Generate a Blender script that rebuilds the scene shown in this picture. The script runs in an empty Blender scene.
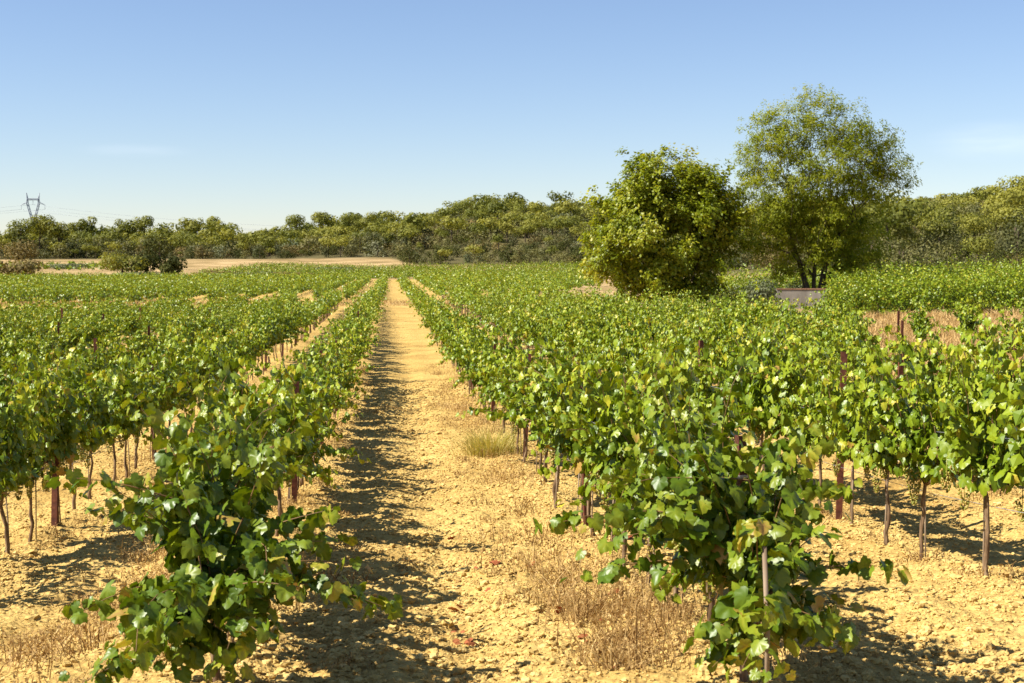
import bpy, math, random
import numpy as np
from mathutils import Vector

# ------------------------------------------------------------------ camera, sky, sun, exposure
scene = bpy.context.scene
COL = scene.collection
F = 1422.0                      # focal length in pixels of the 1024 px frame (50 mm)
YAW = math.atan((512 - 390) / F)
EYE = 2.0
cam_data = bpy.data.cameras.new('camera')
cam_data.lens = 50.0
cam_data.sensor_width = 36.0
cam_data.clip_start = 0.1
cam_data.clip_end = 6000
cam_data.dof.use_dof = True
cam_data.dof.focus_distance = 12.0
cam_data.dof.aperture_fstop = 7.0
cam = bpy.data.objects.new('camera', cam_data)
COL.objects.link(cam)
cam.location = (0, 0, EYE)
cam.rotation_euler = (math.pi / 2 - math.atan((341.5 - 262) / F), 0, -YAW)
scene.camera = cam

SUN_EL = math.radians(47)
SUN_AZ = math.radians(-100)      # measured from +Y (row direction) towards +X
world = bpy.data.worlds.new('World')
scene.world = world
world.use_nodes = True
nt = world.node_tree
nt.nodes.clear()
w_out = nt.nodes.new('ShaderNodeOutputWorld')
w_bg = nt.nodes.new('ShaderNodeBackground')
w_sky = nt.nodes.new('ShaderNodeTexSky')
w_sky.sky_type = 'NISHITA'
w_sky.sun_disc = False
w_sky.sun_elevation = SUN_EL
w_sky.sun_rotation = SUN_AZ
w_sky.altitude = 100
w_sky.air_density = 1.0
w_sky.dust_density = 0.1
w_sky.ozone_density = 2.2
w_bg.inputs['Strength'].default_value = 0.062
# overall tint of the sky and two faint high wisps of cirrus
w_tint = nt.nodes.new('ShaderNodeMixRGB')
w_tint.blend_type = 'MULTIPLY'
w_tint.inputs['Fac'].default_value = 1.0
w_tint.inputs['Color2'].default_value = (0.97, 0.972, 1.09, 1)
nt.links.new(w_sky.outputs['Color'], w_tint.inputs['Color1'])
w_tc = nt.nodes.new('ShaderNodeTexCoord')
w_map = nt.nodes.new('ShaderNodeMapping')
w_map.inputs['Scale'].default_value = (30, 30, 190)
w_noise = nt.nodes.new('ShaderNodeTexNoise')
w_noise.inputs['Scale'].default_value = 1.0
w_noise.inputs['Detail'].default_value = 5
nt.links.new(w_tc.outputs['Generated'], w_map.inputs['Vector'])
nt.links.new(w_map.outputs['Vector'], w_noise.inputs['Vector'])
last = w_tint.outputs['Color']
for az, el, sw, sh, st in ((0.414, 0.080, 0.040, 0.011, 0.42), (-0.172, 0.075, 0.030, 0.004, 0.22)):
    d0 = (math.sin(az) * math.cos(el), math.cos(az) * math.cos(el), math.sin(el))
    sub = nt.nodes.new('ShaderNodeVectorMath'); sub.operation = 'SUBTRACT'; sub.inputs[1].default_value = d0
    nrmz = nt.nodes.new('ShaderNodeVectorMath'); nrmz.operation = 'NORMALIZE'
    nt.links.new(w_tc.outputs['Generated'], nrmz.inputs[0]); nt.links.new(nrmz.outputs[0], sub.inputs[0])
    mul = nt.nodes.new('ShaderNodeVectorMath'); mul.operation = 'MULTIPLY'; mul.inputs[1].default_value = (1 / sw, 1 / sw, 1 / sh)
    nt.links.new(sub.outputs[0], mul.inputs[0])
    ln = nt.nodes.new('ShaderNodeVectorMath'); ln.operation = 'LENGTH'
    nt.links.new(mul.outputs[0], ln.inputs[0])
    mr = nt.nodes.new('ShaderNodeMapRange'); mr.inputs['From Min'].default_value = 1.5; mr.inputs['From Max'].default_value = 0.1
    mr.interpolation_type = 'SMOOTHSTEP'
    nt.links.new(ln.outputs['Value'], mr.inputs['Value'])
    mm = nt.nodes.new('ShaderNodeMath'); mm.operation = 'MULTIPLY'
    nt.links.new(mr.outputs['Result'], mm.inputs[0]); nt.links.new(w_noise.outputs['Fac'], mm.inputs[1])
    m2 = nt.nodes.new('ShaderNodeMath'); m2.operation = 'MULTIPLY'; m2.inputs[1].default_value = st * 0.6
    nt.links.new(mm.outputs[0], m2.inputs[0])
    mx = nt.nodes.new('ShaderNodeMixRGB'); mx.inputs['Color2'].default_value = (10.5, 10.8, 11.5, 1)
    nt.links.new(m2.outputs[0], mx.inputs['Fac']); nt.links.new(last, mx.inputs['Color1'])
    last = mx.outputs['Color']
nt.links.new(last, w_bg.inputs['Color'])
nt.links.new(w_bg.outputs['Background'], w_out.inputs['Surface'])

sun_data = bpy.data.lights.new('sun', 'SUN')
sun_data.energy = 5.0
sun_data.angle = math.radians(0.53)
sun_data.color = (1.0, 0.95, 0.86)
sun = bpy.data.objects.new('sun', sun_data)
COL.objects.link(sun)
sd = Vector((math.sin(SUN_AZ) * math.cos(SUN_EL), math.cos(SUN_AZ) * math.cos(SUN_EL), math.sin(SUN_EL)))
sun.rotation_euler = sd.to_track_quat('Z', 'Y').to_euler()
sun.location = (-30, 10, 40)

scene.view_settings.view_transform = 'Standard'
scene.view_settings.look = 'None'
scene.view_settings.exposure = 1.10
scene.view_settings.gamma = 1.0
scene.view_settings.use_curve_mapping = False
scene.render.engine = 'CYCLES'
scene.cycles.max_bounces = 8
scene.cycles.transparent_max_bounces = 8
scene.cycles.use_denoising = True

rng = np.random.default_rng(20240)
random.seed(7)

# ------------------------------------------------------------------ helpers
def at(px, Y):
    """world X of picture column px at world depth Y"""
    return Y * math.tan(math.atan((px - 512) / F) + YAW)

def col_of(x, y):
    return 512 + F * math.tan(math.atan2(x, y) - YAW)

def nrm(a):
    return a / np.maximum(np.linalg.norm(a, axis=-1, keepdims=True), 1e-9)

def hash2(ix, iy, seed):
    h = (ix.astype(np.int64) * 374761393 + iy.astype(np.int64) * 668265263 + seed * 1274126177) & 0xFFFFFFFF
    h = ((h ^ (h >> 13)) * 1274126177) & 0xFFFFFFFF
    h = h ^ (h >> 16)
    return (h & 0xFFFF) / 65535.0

def vnoise(x, y, seed=0):
    ix, iy = np.floor(x), np.floor(y)
    fx, fy = x - ix, y - iy
    fx = fx * fx * (3 - 2 * fx); fy = fy * fy * (3 - 2 * fy)
    a = hash2(ix, iy, seed); b = hash2(ix + 1, iy, seed)
    c = hash2(ix, iy + 1, seed); d = hash2(ix + 1, iy + 1, seed)
    return (a * (1 - fx) + b * fx) * (1 - fy) + (c * (1 - fx) + d * fx) * fy

def fbm(x, y, octv=4, seed=0):
    s = 0; amp = 0.5; f = 1.0
    for k in range(octv):
        s = s + amp * vnoise(x * f, y * f, seed + 17 * k)
        amp *= 0.5; f *= 2.03
    return s

class MB:
    """collects numpy pieces and links them as ONE mesh object"""
    def __init__(self):
        self.v = []; self.f = []; self.t = []; self.m = []; self.n = 0
    def add(self, v, f, tone=0.5, mat=0):
        v = np.asarray(v, dtype=np.float32); f = np.asarray(f, dtype=np.int64)
        self.v.append(v); self.f.append(f + self.n)
        self.t.append(np.broadcast_to(np.asarray(tone, dtype=np.float32), (len(v),)))
        self.m.append(np.full(len(f), mat, dtype=np.int32))
        self.n += len(v)
    def mesh(self, name, mats, smooth=False):
        me = bpy.data.meshes.new(name)
        V = np.concatenate(self.v)
        me.vertices.add(len(V)); me.vertices.foreach_set('co', V.ravel())
        tot = np.concatenate([np.full(len(f), f.shape[1], dtype=np.int32) for f in self.f])
        idx = np.concatenate([f.ravel() for f in self.f]).astype(np.int32)
        me.loops.add(len(idx)); me.loops.foreach_set('vertex_index', idx)
        me.polygons.add(len(tot))
        st = np.zeros(len(tot), dtype=np.int32); st[1:] = np.cumsum(tot)[:-1]
        me.polygons.foreach_set('loop_start', st)
        me.polygons.foreach_set('loop_total', tot)
        me.polygons.foreach_set('material_index', np.concatenate(self.m))
        me.polygons.foreach_set('use_smooth', np.full(len(tot), smooth))
        at_ = me.attributes.new('tone', 'FLOAT', 'POINT')
        at_.data.foreach_set('value', np.concatenate(self.t).astype(np.float32))
        for m in (mats if isinstance(mats, (list, tuple)) else [mats]):
            me.materials.append(m)
        me.update(calc_edges=True); me.validate()
        return me
    def build(self, name, mats, parent=None, smooth=False):
        return link(name, self.mesh(name, mats, smooth), parent)

def link(name, me, parent=None):
    o = bpy.data.objects.new(name, me)
    COL.objects.link(o)
    if parent is not None:
        o.parent = parent
    return o

def thing(name, label, cat, loc=(0, 0, 0), rotz=0, group=None):
    o = bpy.data.objects.new(name, None)
    o.empty_display_size = 0.2
    COL.objects.link(o)
    o.location = loc; o.rotation_euler = (0, 0, rotz)
    return tag(o, label, cat, group)

def tag(o, label=None, cat=None, group=None, kind=None):
    if label: o['label'] = label
    if cat: o['category'] = cat
    if group: o['group'] = group
    if kind: o['kind'] = kind
    return o

def tube(pts, rad, n=6, cap=True):
    pts = np.asarray(pts, dtype=float); k = len(pts)
    rad = np.broadcast_to(np.asarray(rad, dtype=float), (k,))
    tan = np.gradient(pts, axis=0); tan = nrm(tan)
    ref = np.array([0.13, 0.97, 0.2]) if abs(tan[0][2]) > 0.7 else np.array([0, 0, 1.0])
    a = nrm(np.cross(tan, ref)); b = np.cross(tan, a)
    ang = np.arange(n) * 2 * math.pi / n
    ring = a[:, None, :] * np.cos(ang)[None, :, None] + b[:, None, :] * np.sin(ang)[None, :, None]
    v = (pts[:, None, :] + ring * rad[:, None, None]).reshape(-1, 3)
    i = np.arange(k - 1)[:, None] * n; j = np.arange(n)[None, :]; j2 = (j + 1) % n
    f = np.stack([i + j, i + j2, i + n + j2, i + n + j], -1).reshape(-1, 4)
    if cap:
        v = np.vstack([v, pts[:1], pts[-1:]])
        c0 = k * n; c1 = c0 + 1
        jj = np.arange(n)
        capq = np.vstack([np.stack([(jj + 1) % n, jj, np.full(n, c0)], -1),
                          np.stack([(k - 1) * n + jj, (k - 1) * n + (jj + 1) % n, np.full(n, c1)], -1)])
        return v, f, capq
    return v, f, None

def add_tube(mb, pts, rad, n=6, tone=0.5, mat=0, cap=True):
    v, f, c = tube(pts, rad, n, cap)
    base = mb.n
    mb.add(v, f, tone, mat)
    if c is not None:
        mb.f.append(c + base); mb.m.append(np.full(len(c), mat, dtype=np.int32))

def add_box(mb, c, s, tone=0.5, mat=0, rot=0.0, bevel=0.0):
    x, y, z = np.array(s) / 2.0
    if bevel:
        b = bevel
        lay = [(-z, b), (-z + b, 0), (z - b, 0), (z, b)]
        v = []
        for zz, i in lay:
            v += [(-x + i, -y + i, zz), (x - i, -y + i, zz), (x - i, y - i, zz), (-x + i, y - i, zz)]
        v = np.array(v); f = []
        for l in range(3):
            for q in range(4):
                f.append((l * 4 + q, l * 4 + (q + 1) % 4, l * 4 + 4 + (q + 1) % 4, l * 4 + 4 + q))
        f += [(3, 2, 1, 0), (12, 13, 14, 15)]
    else:
        v = np.array([(i, j, k) for k in (-z, z) for j in (-y, y) for i in (-x, x)])
        f = [(0, 2, 3, 1), (4, 5, 7, 6), (0, 1, 5, 4), (2, 6, 7, 3), (0, 4, 6, 2), (1, 3, 7, 5)]
    cr, sr = math.cos(rot), math.sin(rot)
    v = np.stack([v[:, 0] * cr - v[:, 1] * sr, v[:, 0] * sr + v[:, 1] * cr, v[:, 2]], -1) + np.array(c)
    mb.add(v, f, tone, mat)

# leaf templates: local x = side, y = tip, z = normal
_h = [(0.03, 0.02), (0.15, -0.16), (0.34, -0.15), (0.47, 0.0), (0.44, 0.12), (0.56, 0.26), (0.53, 0.42), (0.39, 0.46),
      (0.36, 0.56), (0.26, 0.72), (0.12, 0.80), (0.0, 0.92)]
_out = _h + [(-x, y) for x, y in _h[-2::-1]]
_o = np.array(_out)
_n = len(_o)
_c = np.array([0, 0.22])
def leaf_shape(fold, droop, rip, twist, ph):
    xy = np.vstack([_c[None], _c + (_o - _c) * 0.55, _o])
    x, y = xy[:, 0], xy[:, 1]
    z = -fold * np.abs(x) ** 1.3 - droop * np.maximum(y - 0.1, 0) ** 1.7 + rip * np.sin(x * 13 + y * 8 + ph) * np.hypot(x, y - .2) * 1.6 + twist * x * (y - .2)
    return np.column_stack([xy, z])
GL_SHAPES = [leaf_shape(.30, .30, .05, .10, 0), leaf_shape(-.25, .35, .06, -.25, 1), leaf_shape(.50, .15, .05, .30, 2), leaf_shape(.10, .60, .07, -.1, 3), leaf_shape(.20, -.12, .08, .0, 4)]
GL_V = GL_SHAPES[0]
_i = np.arange(_n); _j = (_i + 1) % _n
GL_F = np.vstack([np.stack([np.zeros(_n, int), 1 + _i, 1 + _j], -1), np.stack([1 + _i, 1 + _n + _i, 1 + _n + _j], -1), np.stack([1 + _i, 1 + _n + _j, 1 + _j], -1)])
GL_T = np.zeros(len(GL_V)); GL_T[0] = 0.10
_rr = np.hypot(*(_o - _c).T); _rr = (_rr - _rr.mean()) / _rr.std()
GL_T[1:1 + _n] = 0.05 * _rr; GL_T[1 + _n:] = 0.045 * _rr - 0.02
QL_V = np.array([(0, -0.1, 0), (0.5, 0.25, -0.16), (0, 0.9, -0.22), (-0.5, 0.25, -0.16), (0, 0.3, 0.02)])
QL_F = np.array([(0, 1, 4), (1, 2, 4), (2, 3, 4), (3, 0, 4)])
RL_V = np.array([(0, -0.1, 0), (0.5, 0.3, -0.1), (0, 0.9, -0.12), (-0.5, 0.3, -0.1)])
RL_F = np.array([(0, 1, 2, 3)])

def add_leaves(mb, P, N, T, S, tone, tv=GL_V, tf=GL_F, mat=0, sx=1.0, td=None):
    P = np.asarray(P); N = nrm(np.asarray(N)); T = np.asarray(T)
    T = nrm(T - N * np.sum(T * N, -1, keepdims=True))
    B = np.cross(T, N)
    S = np.asarray(S)[:, None, None]
    v = P[:, None, :] + S * (tv[None, :, 0:1] * sx * B[:, None, :] + tv[None, :, 1:2] * T[:, None, :] + tv[None, :, 2:3] * N[:, None, :])
    k = len(tv); m = len(P)
    f = (tf[None] + (np.arange(m) * k)[:, None, None]).reshape(-1, tf.shape[1])
    mb.add(v.reshape(-1, 3), f, np.repeat(np.asarray(tone), k) + (np.tile(td, m) if td is not None else 0), mat)

# ------------------------------------------------------------------ materials
def new_mat(name):
    m = bpy.data.materials.new(name)
    m.use_nodes = True
    t = m.node_tree
    t.nodes.clear()
    return m, t, t.nodes, t.links

def ramp(nodes, stops, fac, links):
    r = nodes.new('ShaderNodeValToRGB')
    e = r.color_ramp.elements
    e[0].position, e[0].color = stops[0][0], (*stops[0][1], 1)
    e[1].position, e[1].color = stops[-1][0], (*stops[-1][1], 1)
    for p, c in stops[1:-1]:
        q = e.new(p); q.color = (*c, 1)
    links.new(fac, r.inputs['Fac'])
    return r

def leaf_mat(name, stops, trans=0.35, rough=0.42, spec=0.45, obj_var=0.12, tcol=(1.35, 1.25, 0.5)):
    m, t, n, l = new_mat(name)
    out = n.new('ShaderNodeOutputMaterial')
    a = n.new('ShaderNodeAttribute'); a.attribute_name = 'tone'
    oi = n.new('ShaderNodeObjectInfo')
    ma = n.new('ShaderNodeMath'); ma.operation = 'MULTIPLY_ADD'
    l.new(oi.outputs['Random'], ma.inputs[0]); ma.inputs[1].default_value = obj_var
    l.new(a.outputs['Fac'], ma.inputs[2])
    r = ramp(n, stops, ma.outputs[0], l)
    p = n.new('ShaderNodeBsdfPrincipled')
    l.new(r.outputs['Color'], p.inputs['Base Color'])
    p.inputs['Roughness'].default_value = rough
    p.inputs['Specular IOR Level'].default_value = spec
    tr = n.new('ShaderNodeBsdfTranslucent')
    mc = n.new('ShaderNodeMixRGB'); mc.blend_type = 'MULTIPLY'; mc.inputs['Fac'].default_value = 1
    l.new(r.outputs['Color'], mc.inputs['Color1']); mc.inputs['Color2'].default_value = (*tcol, 1)
    l.new(mc.outputs['Color'], tr.inputs['Color'])
    mx = n.new('ShaderNodeMixShader'); mx.inputs['Fac'].default_value = trans
    l.new(p.outputs[0], mx.inputs[1]); l.new(tr.outputs[0], mx.inputs[2])
    l.new(mx.outputs[0], out.inputs['Surface'])
    return m

def simple_mat(name, stops, scale=8, rough=0.8, spec=0.2, bump=0.0, detail=6, stretch=(1, 1, 1), metallic=0.0, use_tone=0.0):
    m, t, n, l = new_mat(name)
    out = n.new('ShaderNodeOutputMaterial')
    tc = n.new('ShaderNodeTexCoord')
    mp = n.new('ShaderNodeMapping'); mp.inputs['Scale'].default_value = stretch
    ns = n.new('ShaderNodeTexNoise'); ns.inputs['Scale'].default_value = scale; ns.inputs['Detail'].default_value = detail
    l.new(tc.outputs['Object'], mp.inputs['Vector']); l.new(mp.outputs['Vector'], ns.inputs['Vector'])
    fac = ns.outputs['Fac']
    if use_tone:
        a = n.new('ShaderNodeAttribute'); a.attribute_name = 'tone'
        mt = n.new('ShaderNodeMixRGB'); mt.inputs['Fac'].default_value = use_tone
        l.new(ns.outputs['Fac'], mt.inputs['Color1']); l.new(a.outputs['Fac'], mt.inputs['Color2'])
        fac = mt.outputs['Color']
    r = ramp(n, stops, fac, l)
    p = n.new('ShaderNodeBsdfPrincipled')
    l.new(r.outputs['Color'], p.inputs['Base Color'])
    p.inputs['Roughness'].default_value = rough
    p.inputs['Specular IOR Level'].default_value = spec
    p.inputs['Metallic'].default_value = metallic
    if bump:
        b = n.new('ShaderNodeBump'); b.inputs['Strength'].default_value = bump; b.inputs['Distance'].default_value = 0.02
        l.new(ns.outputs['Fac'], b.inputs['Height']); l.new(b.outputs['Normal'], p.inputs['Normal'])
    l.new(p.outputs[0], out.inputs['Surface'])
    return m

M_VINE = leaf_mat('vine_leaf', [(0.0, (0.058, 0.100, 0.004)), (0.4, (0.122, 0.182, 0.006)), (0.72, (0.262, 0.312, 0.014)),
                                (0.9, (0.42, 0.37, 0.03)), (1.0, (0.36, 0.22, 0.05))], 0.20, 0.40, 0.34, 0.09, (1.3, 1.25, 0.3))
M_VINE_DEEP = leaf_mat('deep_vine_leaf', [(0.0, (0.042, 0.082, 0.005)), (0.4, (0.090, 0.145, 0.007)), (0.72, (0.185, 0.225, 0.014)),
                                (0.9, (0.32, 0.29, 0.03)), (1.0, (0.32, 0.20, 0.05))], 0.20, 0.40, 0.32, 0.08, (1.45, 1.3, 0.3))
M_TREE = leaf_mat('tree_leaf', [(0.0, (0.145, 0.185, 0.008)), (0.6, (0.250, 0.285, 0.014)), (1.0, (0.37, 0.34, 0.03))], 0.55, 0.5, 0.25, 0.1, (1.3, 1.25, 0.35))
M_BUSH = leaf_mat('broad_leaf', [(0.0, (0.115, 0.155, 0.005)), (0.6, (0.230, 0.265, 0.011)), (1.0, (0.40, 0.37, 0.03))], 0.38, 0.42, 0.35, 0.1, (1.3, 1.25, 0.35))
M_WOOD_A = leaf_mat('oak_leaf', [(0.0, (0.050, 0.056, 0.018)), (0.5, (0.095, 0.096, 0.028)), (1.0, (0.17, 0.155, 0.045))], 0.2, 0.6, 0.2, 0.3)
M_PINE = leaf_mat('pine_needles', [(0.0, (0.080, 0.092, 0.014)), (0.5, (0.150, 0.160, 0.022)), (1.0, (0.27, 0.255, 0.04))], 0.3, 0.6, 0.2, 0.2)
M_DARK = leaf_mat('dark_evergreen_leaf', [(0.0, (0.026, 0.034, 0.006)), (0.6, (0.050, 0.056, 0.010)), (1.0, (0.09, 0.09, 0.018))], 0.15, 0.6, 0.08)
M_GREY = leaf_mat('grey_leaf', [(0.0, (0.07, 0.09, 0.035)), (0.6, (0.12, 0.135, 0.06)), (1.0, (0.18, 0.18, 0.09))], 0.2, 0.6, 0.2)
M_DRYBUSH = leaf_mat('dry_bush_leaf', [(0.0, (0.10, 0.085, 0.03)), (0.6, (0.17, 0.13, 0.045)), (1.0, (0.26, 0.19, 0.07))], 0.2, 0.7, 0.1)
M_DRY = leaf_mat('dry_weed', [(0.0, (0.17, 0.090, 0.030)), (0.5, (0.40, 0.255, 0.092)), (1.0, (0.62, 0.45, 0.20))], 0.25, 0.8, 0.1, 0.0, (1.1, 1.0, 0.8))
M_TUFT = leaf_mat('pale_grass', [(0.0, (0.30, 0.29, 0.06)), (1.0, (0.62, 0.50, 0.18))], 0.3, 0.7, 0.2)
M_GRAPE = leaf_mat('grape_skin', [(0.0, (0.20, 0.22, 0.03)), (0.6, (0.36, 0.33, 0.06)), (1.0, (0.42, 0.28, 0.06))], 0.3, 0.25, 0.5)
M_BARK = simple_mat('vine_bark', [(0.25, (0.06, 0.036, 0.020)), (0.5, (0.17, 0.108, 0.060)), (0.75, (0.32, 0.225, 0.13))], 30, 0.9, 0.1, 0.8, 6, (1, 1, 0.25))
M_TRUNK = simple_mat('tree_bark', [(0.25, (0.035, 0.026, 0.016)), (0.7, (0.12, 0.090, 0.055))], 6, 0.9, 0.1, 0.8, 6, (1, 1, 0.3))
M_CANE = simple_mat('cane_bark', [(0.3, (0.10, 0.055, 0.02)), (0.7, (0.24, 0.14, 0.05))], 12, 0.6, 0.3)
M_STAKE = simple_mat('weathered_stake', [(0.3, (0.16, 0.11, 0.07)), (0.7, (0.36, 0.27, 0.18))], 20, 0.8, 0.2, 0.3, 5, (1, 1, 0.1))
M_RUST = simple_mat('rusty_steel', [(0.3, (0.060, 0.018, 0.010)), (0.55, (0.115, 0.034, 0.016)), (0.8, (0.21, 0.075, 0.03))], 18, 0.75, 0.3, 0.3)
M_RUST_EDGE = simple_mat('rusty_capping', [(0.3, (0.15, 0.075, 0.04)), (0.8, (0.30, 0.16, 0.09))], 6, 0.8, 0.2, 0.3)
M_WIRE = simple_mat('galvanised_wire', [(0.3, (0.25, 0.25, 0.26)), (0.7, (0.42, 0.42, 0.43))], 5, 0.5, 0.5, 0, 2, (1, 1, 1), 0.6)
M_CONC = simple_mat('stained_concrete', [(0.3, (0.15, 0.13, 0.105)), (0.5, (0.25, 0.22, 0.18)), (0.75, (0.35, 0.31, 0.25))], 1.6, 0.9, 0.1, 0.4, 8, (1, 1, 0.35))
M_PYLON = simple_mat('pylon_steel', [(0.3, (0.30, 0.33, 0.37)), (0.7, (0.40, 0.43, 0.47))], 0.4, 0.6, 0.4)
M_CLOD = simple_mat('soil_clod', [(0.15, (0.27, 0.165, 0.058)), (0.5, (0.485, 0.328, 0.106)), (0.9, (0.69, 0.515, 0.210))], 25, 0.95, 0.05, 0.6, 5, (1, 1, 1), 0.0, 0.55)
M_REDLEAF = leaf_mat('red_fallen_leaf', [(0.0, (0.22, 0.05, 0.02)), (1.0, (0.36, 0.13, 0.05))], 0.1, 0.7, 0.1)

def ground_mat():
    m, t, n, l = new_mat('dry_soil')
    out = n.new('ShaderNodeOutputMaterial')
    geo = n.new('ShaderNodeNewGeometry')
    n1 = n.new('ShaderNodeTexNoise'); n1.inputs['Scale'].default_value = 14; n1.inputs['Detail'].default_value = 9; n1.inputs['Roughness'].default_value = 0.65
    n2 = n.new('ShaderNodeTexNoise'); n2.inputs['Scale'].default_value = 0.7; n2.inputs['Detail'].default_value = 5
    n3 = n.new('ShaderNodeTexNoise'); n3.inputs['Scale'].default_value = 0.12; n3.inputs['Detail'].default_value = 8
    vor = n.new('ShaderNodeTexVoronoi'); vor.inputs['Scale'].default_value = 26
    for q in (n1, n2, n3, vor):
        l.new(geo.outputs['Position'], q.inputs['Vector'])
    soil = ramp(n, [(0.25, (0.29, 0.178, 0.058)), (0.5, (0.475, 0.318, 0.099)), (0.75, (0.62, 0.445, 0.158))], n1.outputs['Fac'], l)
    tint = ramp(n, [(0.3, (0.72, 0.66, 0.60)), (0.5, (0.97, 0.95, 0.93)), (0.7, (1.10, 1.10, 1.12))], n2.outputs['Fac'], l)
    mul = n.new('ShaderNodeMixRGB'); mul.blend_type = 'MULTIPLY'; mul.inputs['Fac'].default_value = 1
    l.new(soil.outputs['Color'], mul.inputs['Color1']); l.new(tint.outputs['Color'], mul.inputs['Color2'])
    straw = ramp(n, [(0.35, (0.20, 0.14, 0.055)), (0.5, (0.33, 0.225, 0.10)), (0.65, (0.44, 0.31, 0.15))], n3.outputs['Fac'], l)
    a = n.new('ShaderNodeAttribute'); a.attribute_name = 'tone'     # 0 tilled soil, 1 dry grass, 2 woodland floor
    m1 = n.new('ShaderNodeMixRGB')
    c1 = n.new('ShaderNodeClamp'); l.new(a.outputs['Fac'], c1.inputs['Value'])
    l.new(c1.outputs[0], m1.inputs['Fac']); l.new(mul.outputs['Color'], m1.inputs['Color1']); l.new(straw.outputs['Color'], m1.inputs['Color2'])
    s2 = n.new('ShaderNodeMath'); s2.operation = 'SUBTRACT'; l.new(a.outputs['Fac'], s2.inputs[0]); s2.inputs[1].default_value = 1; s2.use_clamp = True
    m2 = n.new('ShaderNodeMixRGB'); l.new(s2.outputs[0], m2.inputs['Fac']); l.new(m1.outputs['Color'], m2.inputs['Color1'])
    m2.inputs['Color2'].default_value = (0.10, 0.085, 0.035, 1)
    p = n.new('ShaderNodeBsdfPrincipled'); p.inputs['Roughness'].default_value = 0.97; p.inputs['Specular IOR Level'].default_value = 0.05
    l.new(m2.outputs['Color'], p.inputs['Base Color'])
    ad = n.new('ShaderNodeMath'); ad.operation = 'MULTIPLY_ADD'
    l.new(vor.outputs['Distance'], ad.inputs[0]); ad.inputs[1].default_value = -0.6; l.new(n1.outputs['Fac'], ad.inputs[2])
    b = n.new('ShaderNodeBump'); b.inputs['Strength'].default_value = 0.9; b.inputs['Distance'].default_value = 0.03
    l.new(ad.outputs[0], b.inputs['Height']); l.new(b.outputs['Normal'], p.inputs['Normal'])
    l.new(p.outputs[0], out.inputs['Surface'])
    return m
M_GROUND = ground_mat()

# ------------------------------------------------------------------ terrain
SP = 2.5                         # row spacing
ROW_X0 = -0.85                   # first row on the near side of the path
T_A = np.array([-0.6, -0.4, -0.27, -0.1, 0.0, 0.06, 0.12, 0.2, 0.3, 0.45, 0.7])
T_Y = np.array([45, 60, 80, 100, 130, 180, 250, 300, 350, 420, 520, 700, 1200, 2600.])
T_H = np.array([   # drop below the eye; negative = above the eye
 [2.95] * 8 + [2.85, 2.70, 2.5],
 [3.0] * 7 + [2.9, 2.62, 2.48, 2.3],
 [3.0] * 7 + [2.8, 2.5, 2.25, 1.8],
 [3.0] * 7 + [2.75, 2.4, 2.0, 1.2],
 [3.0] * 7 + [2.6, 1.9, 1.2, -0.5],
 [3.0] * 7 + [2.4, 0.4, -1.5, -5.0],
 [2.6, 2.6, 2.7, 2.9, 3.0, 3.0, 2.9, 1.5, -2.5, -6.5, -10],
 [1.4, 1.4, 1.4, 1.7, 2.3, 2.3, 2.0, -0.2, -5.0, -10.0, -14],
 [0.3, 0.3, 0.2, 0.0, 0.9, 0.8, 0.3, -2.0, -7.0, -11.5, -17],
 [-1.2, -1.2, -1.4, -1.6, -4.0, -6.0, -7.0, -7.5, -10.5, -15.0, -21],
 [-3.6, -3.8, -3.8, -4.0, -9.5, -16.5, -17.0, -14.5, -13.5, -16.5, -21],
 [-4, -4, -4, -4, -7, -11, -12, -12, -14, -18, -22],
 [0, 0, 0, 0, 0, 0, 0, 0, -5, -8, -8],
 [4] * 11], dtype=float)
N_Y = np.array([-60, 0, 5.0, 6.5, 8, 10, 13, 18, 25, 35, 45.])
N_H = np.array([1.95, 1.95, 1.95, 1.98, 2.12, 2.32, 2.48, 2.66, 2.80, 2.90, 2.95])

def smooth_interp(x, xp, fp):
    # monotone-ish smooth: average a few shifted linear interpolations
    s = 0
    for k, w in ((-1, .25), (0, .5), (1, .25)):
        s = s + w * np.interp(x * (1 + 0.07 * k), xp, fp)
    return s

def zbase(x, y):
    x = np.asarray(x, dtype=float); y = np.asarray(y, dtype=float)
    near = smooth_interp(y, N_Y, N_H)
    yy = np.maximum(y, 45.0)
    res = 0
    for k, w in ((-1, .25), (0, .5), (1, .25)):
        ys = np.clip(yy * (1 + 0.06 * k), 45, 2600)
        a = np.clip(x / np.maximum(yy, 45), -0.6, 0.7)
        i = np.clip(np.searchsorted(T_Y, ys) - 1, 0, len(T_Y) - 2)
        j = np.clip(np.searchsorted(T_A, a) - 1, 0, len(T_A) - 2)
        u = (ys - T_Y[i]) / (T_Y[i + 1] - T_Y[i]); v = (a - T_A[j]) / (T_A[j + 1] - T_A[j])
        v = v * v * (3 - 2 * v)
        res = res + w * ((T_H[i, j] * (1 - v) + T_H[i, j + 1] * v) * (1 - u) + (T_H[i + 1, j] * (1 - v) + T_H[i + 1, j + 1] * v) * u)
    side = 0.02 * np.clip(x - 6, 0, 12) * np.clip((y - 10) / 30, 0, 1) * np.clip((55 - y) / 20, 0, 1)
    side = side - 0.14 * np.clip((-x - 1.6) / 1.6, 0, 1) * np.clip((y - 6) / 4, 0, 1) * np.clip((40 - y) / 15, 0, 1)
    k = np.clip((y - 40) / 10, 0, 1)
    return EYE - (near * (1 - k) + res * k) + side

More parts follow.
